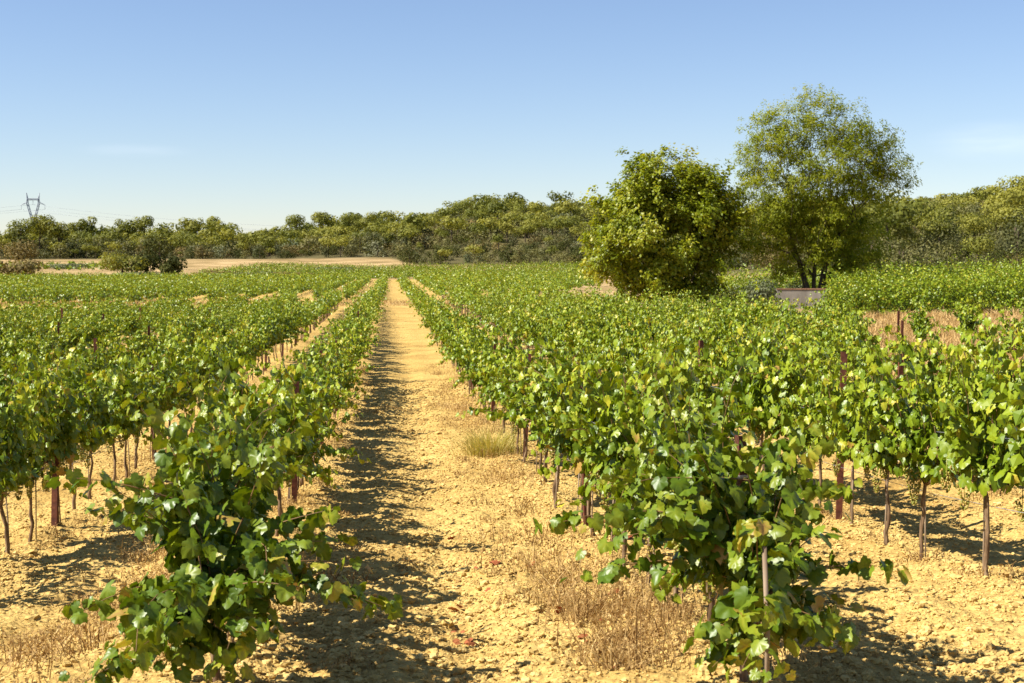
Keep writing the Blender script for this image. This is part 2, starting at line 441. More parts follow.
def zground(x, y):
    z = zbase(x, y)
    d = np.hypot(x, y)
    n = np.clip((90 - d) / 60, 0, 1)
    # raised strip under the vines, shallow wheel tracks
    ph = (x - ROW_X0) / SP
    fr = ph - np.floor(ph)
    furrow = 0.035 * np.cos(fr * 2 * math.pi) + 0.018 * np.cos(fr * 6 * math.pi)
    return z + n * (furrow + 0.10 * (fbm(x * 0.9, y * 0.9, 3, 3) - 0.45))

def zfine(x, y):
    d = np.hypot(x, y)
    n = np.clip((45 - d) / 35, 0, 1)
    c = fbm(x * 7, y * 7, 3, 5) - 0.44
    c2 = np.abs(fbm(x * 17, y * 17, 2, 9) - 0.37)
    rough = 0.5 + 0.9 * fbm(x * 0.5, y * 0.5, 2, 31)
    c3 = fbm(x * 2.6, y * 2.6, 2, 13) - 0.37
    return zground(x, y) + n * rough * (0.11 * c + 0.06 * c2 + 0.07 * c3)

def zone(x, y):
    """0 tilled soil, 1 dry grass, 2 woodland floor"""
    z = np.zeros_like(x)
    fld = np.clip((y - 45) / 5, 0, 1) * np.clip((x - 12) / 3, 0, 1)
    fld = np.maximum(fld, np.clip((y - 30) / 6, 0, 1) * np.clip((x - 13 - 0 * y) / 2, 0, 1))
    fld = np.maximum(fld, np.clip((x - 0.33 * y) / 1.0, 0, 1) * np.clip((y - 22) / 5, 0, 1))
    al = np.clip(1 - np.abs(y - 103) / 5, 0, 1) * 0.7
    far = np.clip((y - 240) / 8, 0, 1)
    z = np.maximum(np.maximum(fld, far), al)
    wl = np.clip((x - 38) / 8, 0, 1) * np.clip((y - 108) / 10, 0, 1)
    a = x / np.maximum(y, 1)
    edge = np.interp(a, [-.4, -.2, 0, .02, .1, .2, .4], [385, 380, 372, 340, 336, 240, 130])
    wd = np.clip((y - edge) / 10, 0, 1)
    return np.where(np.maximum(wd, wl) > 0, 1 + np.maximum(wd, wl), z)

def build_ground():
    th = np.concatenate([np.arange(-180, -34, 4.0), np.arange(-34, 40.01, 0.11), np.arange(44, 180, 4.0)])
    th = np.radians(th)
    r = [0.3]
    while r[-1] < 5: r.append(r[-1] + 0.22)
    while r[-1] < 45: r.append(r[-1] * 1.0034)
    while r[-1] < 700: r.append(r[-1] * 1.018)
    while r[-1] < 2500: r.append(r[-1] * 1.12)
    r = np.array(r)
    R, TH = np.meshgrid(r, th, indexing='ij')
    X = R * np.sin(TH); Y = R * np.cos(TH)
    Z = zfine(X.ravel(), Y.ravel()).reshape(X.shape)
    V = np.stack([X, Y, Z], -1).reshape(-1, 3)
    nr, na = X.shape
    i = np.arange(nr - 1)[:, None] * na; j = np.arange(na)[None]; j2 = (j + 1) % na
    Fq = np.stack([i + j, i + na + j, i + na + j2, i + j2], -1).reshape(-1, 4)
    Fq = Fq[:, ::-1]
    mb = MB()
    mb.add(V, Fq[:, ::-1][:, ::-1], zone(V[:, 0], V[:, 1]))
    base = mb.n
    mb.add([[0, 0, float(zfine(np.array([0.]), np.array([0.]))[0])]], np.zeros((0, 3)), 0)
    fan = np.stack([np.full(na, base), (np.arange(na) + 1) % na, np.arange(na)], -1)
    mb.f.append(fan); mb.m.append(np.zeros(na, dtype=np.int32))
    o = mb.build('ground', M_GROUND, None, True)
    tag(o, kind='structure')
build_ground()

def gz(x, y):
    return float(zground(np.array([float(x)]), np.array([float(y)]))[0])

# ------------------------------------------------------------------ grapevines
def grow_shoots(r, n, length, zc, lat, L, extra=()):
    """returns lists of shoot polylines"""
    out = []
    for k in range(n):
        s = np.array([r.normal(0, 0.03), r.uniform(-L / 2, L / 2), zc + r.uniform(-0.06, 0.05)])
        d = np.array([r.normal(0, lat), r.normal(0, 0.17), 1.0])
        if r.random() < 0.20:
            d = np.array([r.choice([-1, 1]) * r.uniform(0.6, 1.0) * lat * 2.2, r.normal(0, 0.3), r.uniform(0.1, 0.6)])
        out.append(walk(r, s, d, length * r.uniform(0.6, 1.25), 0.07))
    for s, d, ln in extra:
        out.append(walk(r, np.array(s, float), np.array(d, float), ln, 0.03, 0.05))
    return out

def walk(r, s, d, ln, grav, jit=0.10):
    step = 0.06
    pts = [s]; d = d / np.linalg.norm(d)
    m = max(4, int(ln / step))
    for i in range(m):
        d = d + r.normal(0, jit, 3) + np.array([0, 0, -grav * (0.25 + 1.6 * i / m)])
        d = d / np.linalg.norm(d)
        pts.append(pts[-1] + d * step)
    return np.array(pts)

def shoots_to_leaves(r, shoots, lat_p=1.5, size=0.125):
    P, N, T, S, tone = [], [], [], [], []
    for sh in shoots:
        m = len(sh)
        vig = r.uniform(-0.10, 0.12)
        for i in range(1, m):
            cnt = 1 + r.poisson(lat_p * (1.0 - 0.45 * i / m))
            fr = i / m
            for c in range(cnt):
                az = r.uniform(0, 2 * math.pi)
                o = np.array([math.cos(az), math.sin(az) * 0.8, r.uniform(-0.25, 0.45)])
                pl = r.uniform(0.025, 0.10) * (1 - 0.5 * fr) + (0.035 if c else 0)
                p = sh[i] + o * pl
                if p[2] < 0.06: continue
                nn = np.array([o[0] * 0.8, o[1] * 0.65, 0.5]) + r.normal(0, 0.45, 3)
                tt = np.array([o[0], o[1], -0.75]) + r.normal(0, 0.25, 3)
                P.append(p); N.append(nn); T.append(tt)
                S.append(size * r.uniform(0.6, 1.12) * (1.0 - 0.55 * max(0, fr - 0.35)))
                t = 0.34 + vig + 0.22 * fr + r.normal(0, 0.13)
                if p[2] < 0.7 and r.random() < 0.06: t = r.uniform(0.85, 1.05)
                tone.append(np.clip(t, 0, 1.05))
    return map(np.array, (P, N, T, S, tone))

def trunk_piece(r, zc, L):
    mb = MB()
    h = zc - 0.02
    k = 9
    bend = r.normal(0, 0.013, (k, 3)); bend[:, 2] = 0; bend = np.cumsum(bend, 0); bend -= np.linspace(0, 1, k)[:, None] * bend[-1]
    pts = np.stack([np.zeros(k), np.zeros(k), np.linspace(-0.08, h, k)], -1) + bend
    rad = np.linspace(0.022, 0.016, k) * r.uniform(0.85, 1.15, k); rad[0] *= 1.4
    add_tube(mb, pts, rad, 8)
    for s in (-1, 1):
        q = 6
        u = np.linspace(0, 1, q)
        arm = np.stack([r.normal(0, 0.01, q), s * u * L * 0.48, h - 0.03 + 0.07 * np.sin(u * 1.6) + r.normal(0, 0.008, q)], -1)
        arm[0] = pts[-1] - np.array([0, 0, 0.03])
        add_tube(mb, arm, np.linspace(0.022, 0.012, q) * r.uniform(0.9, 1.1, q), 7)
    return mb

def cluster_piece(r, loc, big=1.0):
    mb = MB()
    t = (1 + 5 ** .5) / 2
    iv = nrm(np.array([(-1, t, 0), (1, t, 0), (-1, -t, 0), (1, -t, 0), (0, -1, t), (0, 1, t), (0, -1, -t), (0, 1, -t), (t, 0, -1), (t, 0, 1), (-t, 0, -1), (-t, 0, 1)], float))
    fi = np.array([(0, 11, 5), (0, 5, 1), (0, 1, 7), (0, 7, 10), (0, 10, 11), (1, 5, 9), (5, 11, 4), (11, 10, 2), (10, 7, 6), (7, 1, 8), (3, 9, 4), (3, 4, 2), (3, 2, 6), (3, 6, 8), (3, 8, 9), (4, 9, 5), (2, 4, 11), (6, 2, 10), (8, 6, 7), (9, 8, 1)])
    for k in range(52):
        u = r.random()
        rad = 0.048 * (1 - u) ** 0.6 * big + 0.006
        a = r.uniform(0, 6.28)
        c = np.array([rad * math.cos(a), rad * math.sin(a), -u * 0.16 * big])
        mb.add(iv * r.uniform(0.0085, 0.0115) + c + np.array(loc), fi, r.uniform(0.1, 0.9))
    add_tube(mb, [np.array(loc) + (0, 0, 0.06), np.array(loc) + (0, 0, -0.15 * big)], 0.003, 4, 0.3)
    return mb

def make_variant(seed, n=15, length=0.82, zc=0.52, lat=0.30, L=1.0, lat_p=1.55, size=0.125, extra=(), n_cl=3, leafm=None):
    leafm = leafm or M_VINE
    r = np.random.default_rng(seed)
    sh = grow_shoots(r, n, length, zc, lat, L, extra)
    P, N, T, S, tone = shoots_to_leaves(r, sh, lat_p, size)
    fo = MB()
    pick = r.integers(0, len(GL_SHAPES), len(P))
    for q in range(len(GL_SHAPES)):
        w = pick == q
        add_leaves(fo, P[w], N[w], T[w], S[w], tone[w], GL_SHAPES[q], GL_F, td=GL_T)
    d = {'foliage': fo.mesh('foliage', leafm, True)}
    d['trunk'] = trunk_piece(r, zc, L).mesh('trunk', M_BARK, True)
    ca = MB()
    for s in sh:
        add_tube(ca, s[::2] if len(s) > 6 else s, np.linspace(0.0048, 0.0016, len(s[::2] if len(s) > 6 else s)), 4, cap=False)
    d['shoots'] = ca.mesh('shoots', M_CANE, True)
    d['clusters'] = []
    for k in range(n_cl):
        sx = r.choice([-1, 1])
        loc = (sx * r.uniform(0.04, 0.17), r.uniform(-L * .45, L * .45), zc + r.uniform(-0.06, 0.06))
        d['clusters'].append(cluster_piece(r, loc, r.uniform(0.8, 1.1)).mesh('grape_cluster', M_GRAPE, True))
    sk = MB()
    lean = r.uniform(-0.05, 0.05)
    hgt = zc + r.uniform(0.0, 0.16)
    add_tube(sk, [(0.04, 0.05, -0.1), (0.04 + lean * .5, 0.045, hgt * .5), (0.03 + lean, 0.04, hgt)], 0.0075, 6)
    d['stake'] = sk.mesh('stake', M_STAKE, True)
    d['raw'] = (P, N, T, S, tone)
    return d

VARS = [make_variant(100 + k, n=15 + k % 4, length=0.94 + 0.07 * (k % 3), zc=0.60, lat=0.14 + 0.03 * (k % 3), L=0.74, lat_p=2.7, size=0.098, leafm=M_VINE) for k in range(9)]
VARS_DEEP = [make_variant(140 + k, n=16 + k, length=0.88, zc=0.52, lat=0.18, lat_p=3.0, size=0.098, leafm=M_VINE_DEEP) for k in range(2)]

def put_vine(var, loc, rotz, label, group, sc=1.0, wide=1.0, tall=1.0, clusters=True, stake=True, shoots=True):
    t = thing('grapevine', label, 'grapevine', loc, rotz, group)
    t.scale = (sc * wide, sc, sc * tall)
    link('foliage', var['foliage'], t)
    link('trunk', var['trunk'], t)
    if shoots: link('shoots', var['shoots'], t)
    if clusters:
        for c in var['clusters']: link('grape_cluster', c, t)
    if stake: link('stake', var['stake'], t)
    return t

ORD = 'first second third fourth fifth sixth seventh eighth ninth tenth eleventh twelfth'.split()
def row_phrase(k):
    if k == 0: return 'in the row along the path\'s shadowed west edge'
    return ''
# rows: index 0 is the row left of the path, 1 the row right of it
def row_name(k):
    if k == 0: return 'the row left of the stony path'
    if k == 1: return 'the row right of the stony path'
    if k < 0: return 'the %s row left of the path' % ORD[-k]
    return 'the %s row right of the path' % ORD[k - 1]

def row_end(x):
    return float(np.interp(x, [-60, -30, -18, -12, -8, -5, 0, 6, 8.5, 13, 17, 18.5, 20, 30], [62, 62, 66, 75, 84, 90, 98, 95, 89, 51, 40, 37, 34, 32]))

cand = []
r0 = np.random.default_rng(5)
for k in range(-24, 13):
    x = ROW_X0 + SP * k
    y = 6.4 if k in (0, 1) else 5.2 + r0.uniform(0, 1)
    if k == 0: y = 6.6
    yend = row_end(x)
    while y < yend:
        if col_of(x, y) > 845 and y > 17 and r0.random() < (0.55 if y < 24 else 0.78):
            y += 0.98; continue
        xx = x + r0.normal(0, 0.04)
        if y > 11 and r0.random() < 0.035:
            y += 0.98; continue
        xx += {0: -0.17, 1: 0.10}.get(k, 0) * min(1, max(0, (y - 7.0) / 2))
        cand.append((k, xx, y + (0 if y < 7 else r0.normal(0, 0.05))))
        y += 0.98
vis = [c for c in cand if -130 < col_of(c[1], c[2]) < 1140]
inframe = [c for c in vis if -25 < col_of(c[1], c[2]) < 1050]
inframe.sort(key=lambda c: math.hypot(c[1], c[2]) + (0.0 if c[0] in (0, 1) else 3.0 if c[0] in (-1, 2) else 7.0))
single = set(inframe[:296])
rest = [c for c in vis if c not in single]

# the two sprawling end vines of the rows on either side of the path
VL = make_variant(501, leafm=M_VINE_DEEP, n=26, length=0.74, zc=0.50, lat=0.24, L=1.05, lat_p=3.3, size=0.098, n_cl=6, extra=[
    ((0, -0.3, 0.85), (-1, -0.2, 0.55), 0.60), ((0, -0.1, 0.70), (-1, 0.1, 0.30), 0.55), ((0, -0.2, 0.55), (-1, -0.3, 0.1), 0.60),
    ((0.05, -0.3, 0.50), (1, -0.1, 0.22), 0.80), ((0, 0.1, 0.60), (1, -0.2, 0.5), 0.60), ((0, -0.4, 0.45), (-0.6, -1, 0.1), 0.55),
    ((0, -0.4, 0.45), (0.5, -1, 0.1), 0.5), ((0, -0.35, 0.4), (-1, -0.5, -0.35), 0.6), ((0, -0.3, 0.35), (0.4, -1, -0.3), 0.4), ((0, -.3, .35), (-.4, -1, -.3), 0.4),
    ((0, -.2, .45), (-1, -.6, -.1), .5), ((0, -.2, .45), (.8, -.7, -.15), .45), ((0, 0, .45), (-1, 0, -.2), .5), ((0, .1, .45), (1, 0, -.2), .45), ((-.1, -.3, .5), (-.3, -1, -.4), .5), ((.1, -.3, .5), (.2, -1, -.5), .5)])
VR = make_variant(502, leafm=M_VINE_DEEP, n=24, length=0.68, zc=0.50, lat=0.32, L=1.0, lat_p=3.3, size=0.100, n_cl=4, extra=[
    ((0, -0.1, 0.66), (-1, -0.12, 0.22), 1.05), ((0, 0, 0.6), (-1, -0.2, 0.12), 0.8), ((0, 0.1, 0.62), (-1, -0.2, 0.25), 0.75), ((0, 0.2, 0.8), (-1, 0.2, 0.5), 0.7),
    ((0.05, -0.2, 0.55), (1, -0.2, 0.15), 0.55), ((0.05, 0.0, 0.42), (1, -0.35, -0.05), 0.45), ((0, -0.3, 0.45), (0.3, -1, 0.0), 0.45),
    ((0, -0.3, 0.5), (-0.3, -1, 0.2), 0.5), ((0.02, -.2, .4), (.6, -1, -.3), .5), ((0, -.3, .35), (-.3, -.6, -.35), .35),
    ((0, -.35, .40), (-.5, -.6, -.4), .4), ((-.05, -.35, .5), (-.2, -1, -.6), .5), ((-.05, -.3, .3), (-.6, -.6, -.2), .3), ((0, -.1, .45), (1, -.3, -.2), .5), ((0, -.2, .5), (.5, -1, -.3), .5), ((0, 0, .4), (.9, -.5, -.25), .4), ((0, -.2, .45), (-.6, -1, -.3), .45), ((0, -.1, .95), (-1, 0, .25), .6)])

counter = {}
order = sorted(single, key=lambda c: (c[0], c[2]))
rv = np.random.default_rng(77)
for c in order:
    k, x, y = c
    i = counter.get(k, 0); counter[k] = i + 1
    d = math.hypot(x, y)
    rn = row_name(k)
    grp = 'grapevines planted in rows'
    if k == 0 and i == 0:
        x += 0.10
        put_vine(VL, (x, y, gz(x, y)), 0, 'big sprawling grapevine with wayward shoots ending the row left of the path', grp, 1.0)
        continue
    if k == 1 and i == 0:
        x += 0.06
        put_vine(VR, (x, y, gz(x, y)), 0, 'dark bushy grapevine with one long shoot reaching over dry weeds', grp, 1.0, stake=False)
        continue
    if i < 12:
        lab = 'leafy grapevine, %s from the near end of %s' % (ORD[i], rn)
    else:
        lab = 'leafy grapevine past the twelfth vine of %s' % rn
    v = VARS[rv.integers(0, len(VARS))]
    if k in (0, 1) and i in (1, 2):
        v = VARS_DEEP[(i + k) % 2]
    put_vine(v, (x, y, gz(x, y)), (0 if (k in (0, 1) and i < 3) else (math.pi if rv.random() < .5 else 0) + rv.normal(0, 0.08)), lab, grp,
             rv.uniform(0.86, 1.12), {0: 0.78, 1: 0.84}.get(k, 0.84), {0: 0.92, 1: 1.0, -1: 1.06}.get(k, 1.10 if k > 1 else 0.90), clusters=d < 22, stake=d < 30, shoots=d < 22)

# the vines farther off, too many to count: one mass
def lod(r, n, length, keep, size, tv, tf, scale):
    v = VARS[r.integers(0, len(VARS))]
    P, N, T, S, tone = v['raw']
    i = r.choice(len(P), keep, replace=False)
    return P[i], N[i], T[i], S[i] * scale, tone[i]

def rows_mass():
    r = np.random.default_rng(91)
    mb = MB()
    allv = [(x, y, 0.0) for k, x, y in rest]
    # second block, beyond the grassy cross track
    for k in range(-46, 22):
        x = ROW_X0 + SP * k
        y = float(np.interp(x, [-60, -32, -20, -12, -6, 0], [98, 98, 100, 108, 113, 110]))
        ymax = 236 if x < 26 else 150
        if x > 8: y = 112
        while y < ymax:
            if -60 < col_of(x, y) < 1090 and not (x > 12 and y < 112 + (x - 12) * 4):
                allv.append((x + r.normal(0, 0.06), y, 0.0))
            y += 1.05 if y < 150 else 1.5
    # field of cross rows closing the view
    y = 243.0
    while y < 330:
        x = -40.0 + (y - 243) * 0.15
        while x < 62:
            if 200 < col_of(x, y) < 700: allv.append((x, y + r.normal(0, 0.1), math.pi / 2))
            x += 1.5
        y += 3.0 if y < 270 else 5.0
    # block of cross rows beside the big tree
    y = 63.0
    while y < 112:
        x = 0.326 * y - 0.4 if y < 90 else 22
        while x < 62:
            if col_of(x, y) < 1130: allv.append((x, y + r.normal(0, 0.05), math.pi / 2))
            x += 1.0
        y += 2.5
    for x, y, rz in allv:
        d = math.hypot(x, y)
        if d < 60: keep, sc = 330, 1.12
        elif d < 100: keep, sc = (150, 1.6) if not rz else (330, 1.45)
        elif d < 150: keep, sc = 70, 2.2
        else: keep, sc = 38, 3.0
        P, N, T, S, tone = lod(r, 0, 0, keep, 0, 0, 0, sc)
        a = rz + (math.pi if r.random() < .5 else 0)
        ca, sa = math.cos(a), math.sin(a)
        Rm = np.array([[ca, -sa, 0], [sa, ca, 0], [0, 0, 1.0]])
        g = float(zground(np.array([x]), np.array([y]))[0])
        k = r.uniform(0.86, 1.12)
        st = 1.5 if (d > 150) else 1.0
        P2 = P.copy(); P2[:, 1] *= st
        P2[:, 2] *= (1.10 if x > 3 else 0.92)
        if not rz: P2[:, 0] *= 0.92
        if d > 92: P2[:, 2] = (P2[:, 2] - 0.45) * 1.25 + 0.14
        if rz and d < 130: P2[:, 2] = (P2[:, 2] - 0.40) * 1.55 + 0.16; P2[:, 0] *= 1.5
        P2 = (P2 @ Rm.T) * k + np.array([x, y, g])
        if rz and d < 130:
            P3 = P.copy(); P3[:, 2] = (P3[:, 2] - 0.45) * 0.65 + 0.02; P3[:, 0] *= 1.4
            add_leaves(mb, (P3 @ Rm.T) * k + np.array([x, y, g]), N @ Rm.T, T @ Rm.T, S, tone, RL_V, RL_F)
        add_leaves(mb, P2, N @ Rm.T, T @ Rm.T, S, tone, QL_V if d < 60 else RL_V, QL_F if d < 60 else RL_F)
        if d < 115:
            add_tube(mb, [(x, y, g - 0.05), (x + r.normal(0, .02), y, g + 0.6)], 0.03, 4, 0.5, 1, False)
    o = mb.build('distant_vines', [M_VINE, M_BARK])
    tag(o, 'many rows of green grapevines filling the fields farther off', 'grapevines', 'grapevines planted in rows', 'stuff')
rows_mass()

# ------------------------------------------------------------------ trellis posts and wires
def post_mesh(h):
    mb = MB()
    # rolled steel channel, open on one side
    w, dp, th = 0.058, 0.040, 0.006
    prof = [(-w / 2, -dp / 2), (w / 2, -dp / 2), (w / 2, dp / 2), (w / 2 - th, dp / 2), (w / 2 - th, -dp / 2 + th), (-w / 2 + th, -dp / 2 + th), (-w / 2 + th, dp / 2), (-w / 2, dp / 2)]
    n = len(prof)
    v = [(x, y, -0.25) for x, y in prof] + [(x, y, h) for x, y in prof]
    f = [(i, (i + 1) % n, n + (i + 1) % n, n + i) for i in range(n)]
    mb.add(v, f)
    top = [(n + 0, n + 1, n + 4, n + 5), (n + 1, n + 2, n + 3, n + 4), (n + 0, n + 5, n + 6, n + 7)]
    mb.f.append(np.array(top)); mb.m.append(np.zeros(3, dtype=np.int32))
    return mb.mesh('steel_post', M_RUST)
def clip_mesh(h):
    mb = MB()
    add_box(mb, (0, 0, h), (0.066, 0.048, 0.014))
    return mb.mesh('wire_clip', M_WIRE)
PM = post_mesh(1.40); PM_TALL = post_mesh(1.58); PM_LOW = post_mesh(1.0); PM_END = post_mesh(1.13); CM = clip_mesh(0.93)
rp = np.random.default_rng(3)
posts = []
for k in range(-9, 7):
    x = ROW_X0 + SP * k
    y0 = {0: 8.6, 1: 6.75, -1: 14.3, 2: 12.9}.get(k, 10 + rp.uniform(0, 5))
    i = 0
    y = y0
    while y < min(row_end(x) - 2, 52):
        if -10 < col_of(x, y) < 1034:
            posts.append((k, i, x + {0: -0.17, 1: 0.10}.get(k, 0) * min(1, max(0, (y - 7.0) / 2)), y)); i += 1
        y += 6.0
for k, i, x, y in posts:
    lab = 'rusty steel trellis post, %s along %s' % (ORD[min(i, 11)], row_name(k))
    t = thing('trellis_post', lab, 'post', (x + (0.09 if (k, i) == (1, 0) else 0.03), y, gz(x, y)), rp.uniform(-0.2, 0.2), 'rusty trellis posts')
    t.rotation_euler = (rp.normal(0, 0.02), rp.normal(0, 0.02), rp.uniform(-0.3, 0.3))
    link('channel', {(2, 0): PM_TALL, (2, 1): PM_TALL, (0, 0): PM_LOW, (1, 0): PM_END}.get((k, i), PM), t)
    if y < 22: link('wire_clip', CM, t)

for k, nm in ((-1, 'second row left of the path'), (0, 'row left of the stony path'), (1, 'row right of the stony path'), (2, 'second row right of the path')):
    x = ROW_X0 + SP * k + {0: -0.17, 1: 0.10}.get(k, 0)
    for h, nn in ((0.54, 'lower'), (1.02, 'upper')):
        ys = np.arange(7.4 if k in (0, 1) else 6.0, 46, 1.5)
        mb = MB()
        pts = np.stack([np.full(len(ys), x - 0.012), ys, zbase(np.full(len(ys), x), ys) + h + 0.03], -1)
        add_tube(mb, pts, 0.0024, 5)
        tag(mb.build('trellis_wire', M_WIRE, None, True), '%s thin grey trellis wire strung along the %s' % (nn, nm), 'wire', 'trellis wires')

# a bare thin stake in front of the dark end vine, and its post
mb = MB()
sx, sy = 1.575, 5.8
add_tube(mb, [(0, 0, -0.1), (0.004, 0.0, 0.35), (-0.012, 0.01, 0.72)], 0.0105, 7)
o = mb.build('vine_stake', M_STAKE, None, True); o.location = (sx, sy, gz(sx, sy))
tag(o, 'thin pale wooden stake standing against the dark bushy end vine', 'stake')

# ------------------------------------------------------------------ soil clods
def ico(sub):
    t = (1 + 5 ** .5) / 2
    v = nrm(np.array([(-1, t, 0), (1, t, 0), (-1, -t, 0), (1, -t, 0), (0, -1, t), (0, 1, t), (0, -1, -t), (0, 1, -t), (t, 0, -1), (t, 0, 1), (-t, 0, -1), (-t, 0, 1)], float))
    f = np.array([(0, 11, 5), (0, 5, 1), (0, 1, 7), (0, 7, 10), (0, 10, 11), (1, 5, 9), (5, 11, 4), (11, 10, 2), (10, 7, 6), (7, 1, 8), (3, 9, 4), (3, 4, 2), (3, 2, 6), (3, 6, 8), (3, 8, 9), (4, 9, 5), (2, 4, 11), (6, 2, 10), (8, 6, 7), (9, 8, 1)])
    for _ in range(sub):
        vl = [tuple(p) for p in v]; mid = {}
        def md(a, b):
            key = (min(a, b), max(a, b))
            if key not in mid:
                p = np.array(vl[a]) + np.array(vl[b]); p /= np.linalg.norm(p)
                mid[key] = len(vl); vl.append(tuple(p))
            return mid[key]
        nf = []
        for a, b, c in f:
            x, y, z = md(a, b), md(b, c), md(c, a)
            nf += [(a, x, z), (b, y, x), (c, z, y), (x, y, z)]
        v, f = np.array(vl), np.array(nf)
    return v, f

def clods():
    r = np.random.default_rng(12)
    mb = MB()
    shapes = []
    for sub, cnt in ((0, 8), (1, 8)):
        for k in range(cnt):
            v, f = ico(sub)
            v = v * (1 + r.normal(0, 0.24, (len(v), 1))) * np.array([1, r.uniform(.7, 1.2), r.uniform(.55, .85)])
            shapes.append((v, f))
    n = 125000
    d = 5.2 * np.exp(r.uniform(0, 1, n) * math.log(34 / 5.2))
    a = r.uniform(math.atan(-0.36) - 0.03, math.atan(0.36) + 0.03, n) + YAW
    X = d * np.sin(a); Y = d * np.cos(a)
    dens = fbm(X * 0.8, Y * 0.8, 3, 44)
    ph = (X - ROW_X0) / SP; fr = ph - np.floor(ph)
    lefty = (X < -0.9) & (X > -2.6) & (Y < 16)
    kp = r.random(n) < np.clip((dens - 0.18) * 2.6, 0.15, 1) * np.where(lefty, 0.35, 1) * (1 - 0.65 * np.exp(-((fr - 0.36) / 0.06) ** 2) - 0.65 * np.exp(-((fr - 0.74) / 0.06) ** 2))
    X, Y, d = X[kp], Y[kp], d[kp]
    n = len(X)
    s = 0.0036 + 0.023 * r.random(n) ** 5
    s = np.maximum(s, 0.0008 * d)
    big = r.random(n) < 0.004
    s[big] = r.uniform(0.028, 0.045, big.sum())
    Z = zfine(X, Y)
    tone = np.clip(r.normal(0.52, 0.17, n), 0, 1)
    for q in range(16):
        big_shape = q >= 8
        sel = np.where((np.arange(n) % 8 == q % 8) & ((s > 0.016) == big_shape))[0]
        if len(sel) == 0: continue
        v, f = shapes[q]
        ang = r.uniform(0, 6.28, len(sel)); ca, sa = np.cos(ang), np.sin(ang)
        vv = v[None] * s[sel][:, None, None]
        vx = vv[..., 0] * ca[:, None] - vv[..., 1] * sa[:, None]
        vy = vv[..., 0] * sa[:, None] + vv[..., 1] * ca[:, None]
        W = np.stack([vx + X[sel][:, None], vy + Y[sel][:, None], vv[..., 2] + (Z[sel] + s[sel] * 0.25)[:, None]], -1)
        ff = (f[None] + (np.arange(len(sel)) * len(v))[:, None, None]).reshape(-1, 3)
        mb.add(W.reshape(-1, 3), ff, np.repeat(tone[sel], len(v)))
    o = mb.build('soil_clods', M_CLOD)
    tag(o, 'pale ochre clods and small stones strewn over the tilled soil', 'clods', None, 'stuff')
clods()

# ------------------------------------------------------------------ dry weeds and grass
def strips(mb, X, Y, Z, H, W, lean_az, lean, tone, r, curl=0.3):
    """curved tapering blades, four points wide-to-tip"""
    n = len(X)
    az = r.uniform(0, 6.28, n)
    side = np.stack([np.cos(az), np.sin(az), np.zeros(n)], -1)
    ld = np.stack([np.cos(lean_az), np.sin(lean_az), np.zeros(n)], -1)
    base = np.stack([X, Y, Z], -1)
    pts = []
    for u, w in ((0, 1.0), (0.45, 0.8), (0.8, 0.5), (1.0, 0.12)):
        p = base + ld * (lean * H * u ** 1.7)[:, None] + np.array([0, 0, 1.0]) * (H * (u - curl * lean * u ** 3))[:, None]
        pts.append(p - side * (W * w)[:, None]); pts.append(p + side * (W * w)[:, None])
    V = np.stack(pts, 1).reshape(-1, 3)
    f = np.array([(0, 1, 3, 2), (2, 3, 5, 4), (4, 5, 7, 6)])
    ff = (f[None] + (np.arange(n) * 8)[:, None, None]).reshape(-1, 4)
    mb.add(V, ff, np.repeat(tone, 8))

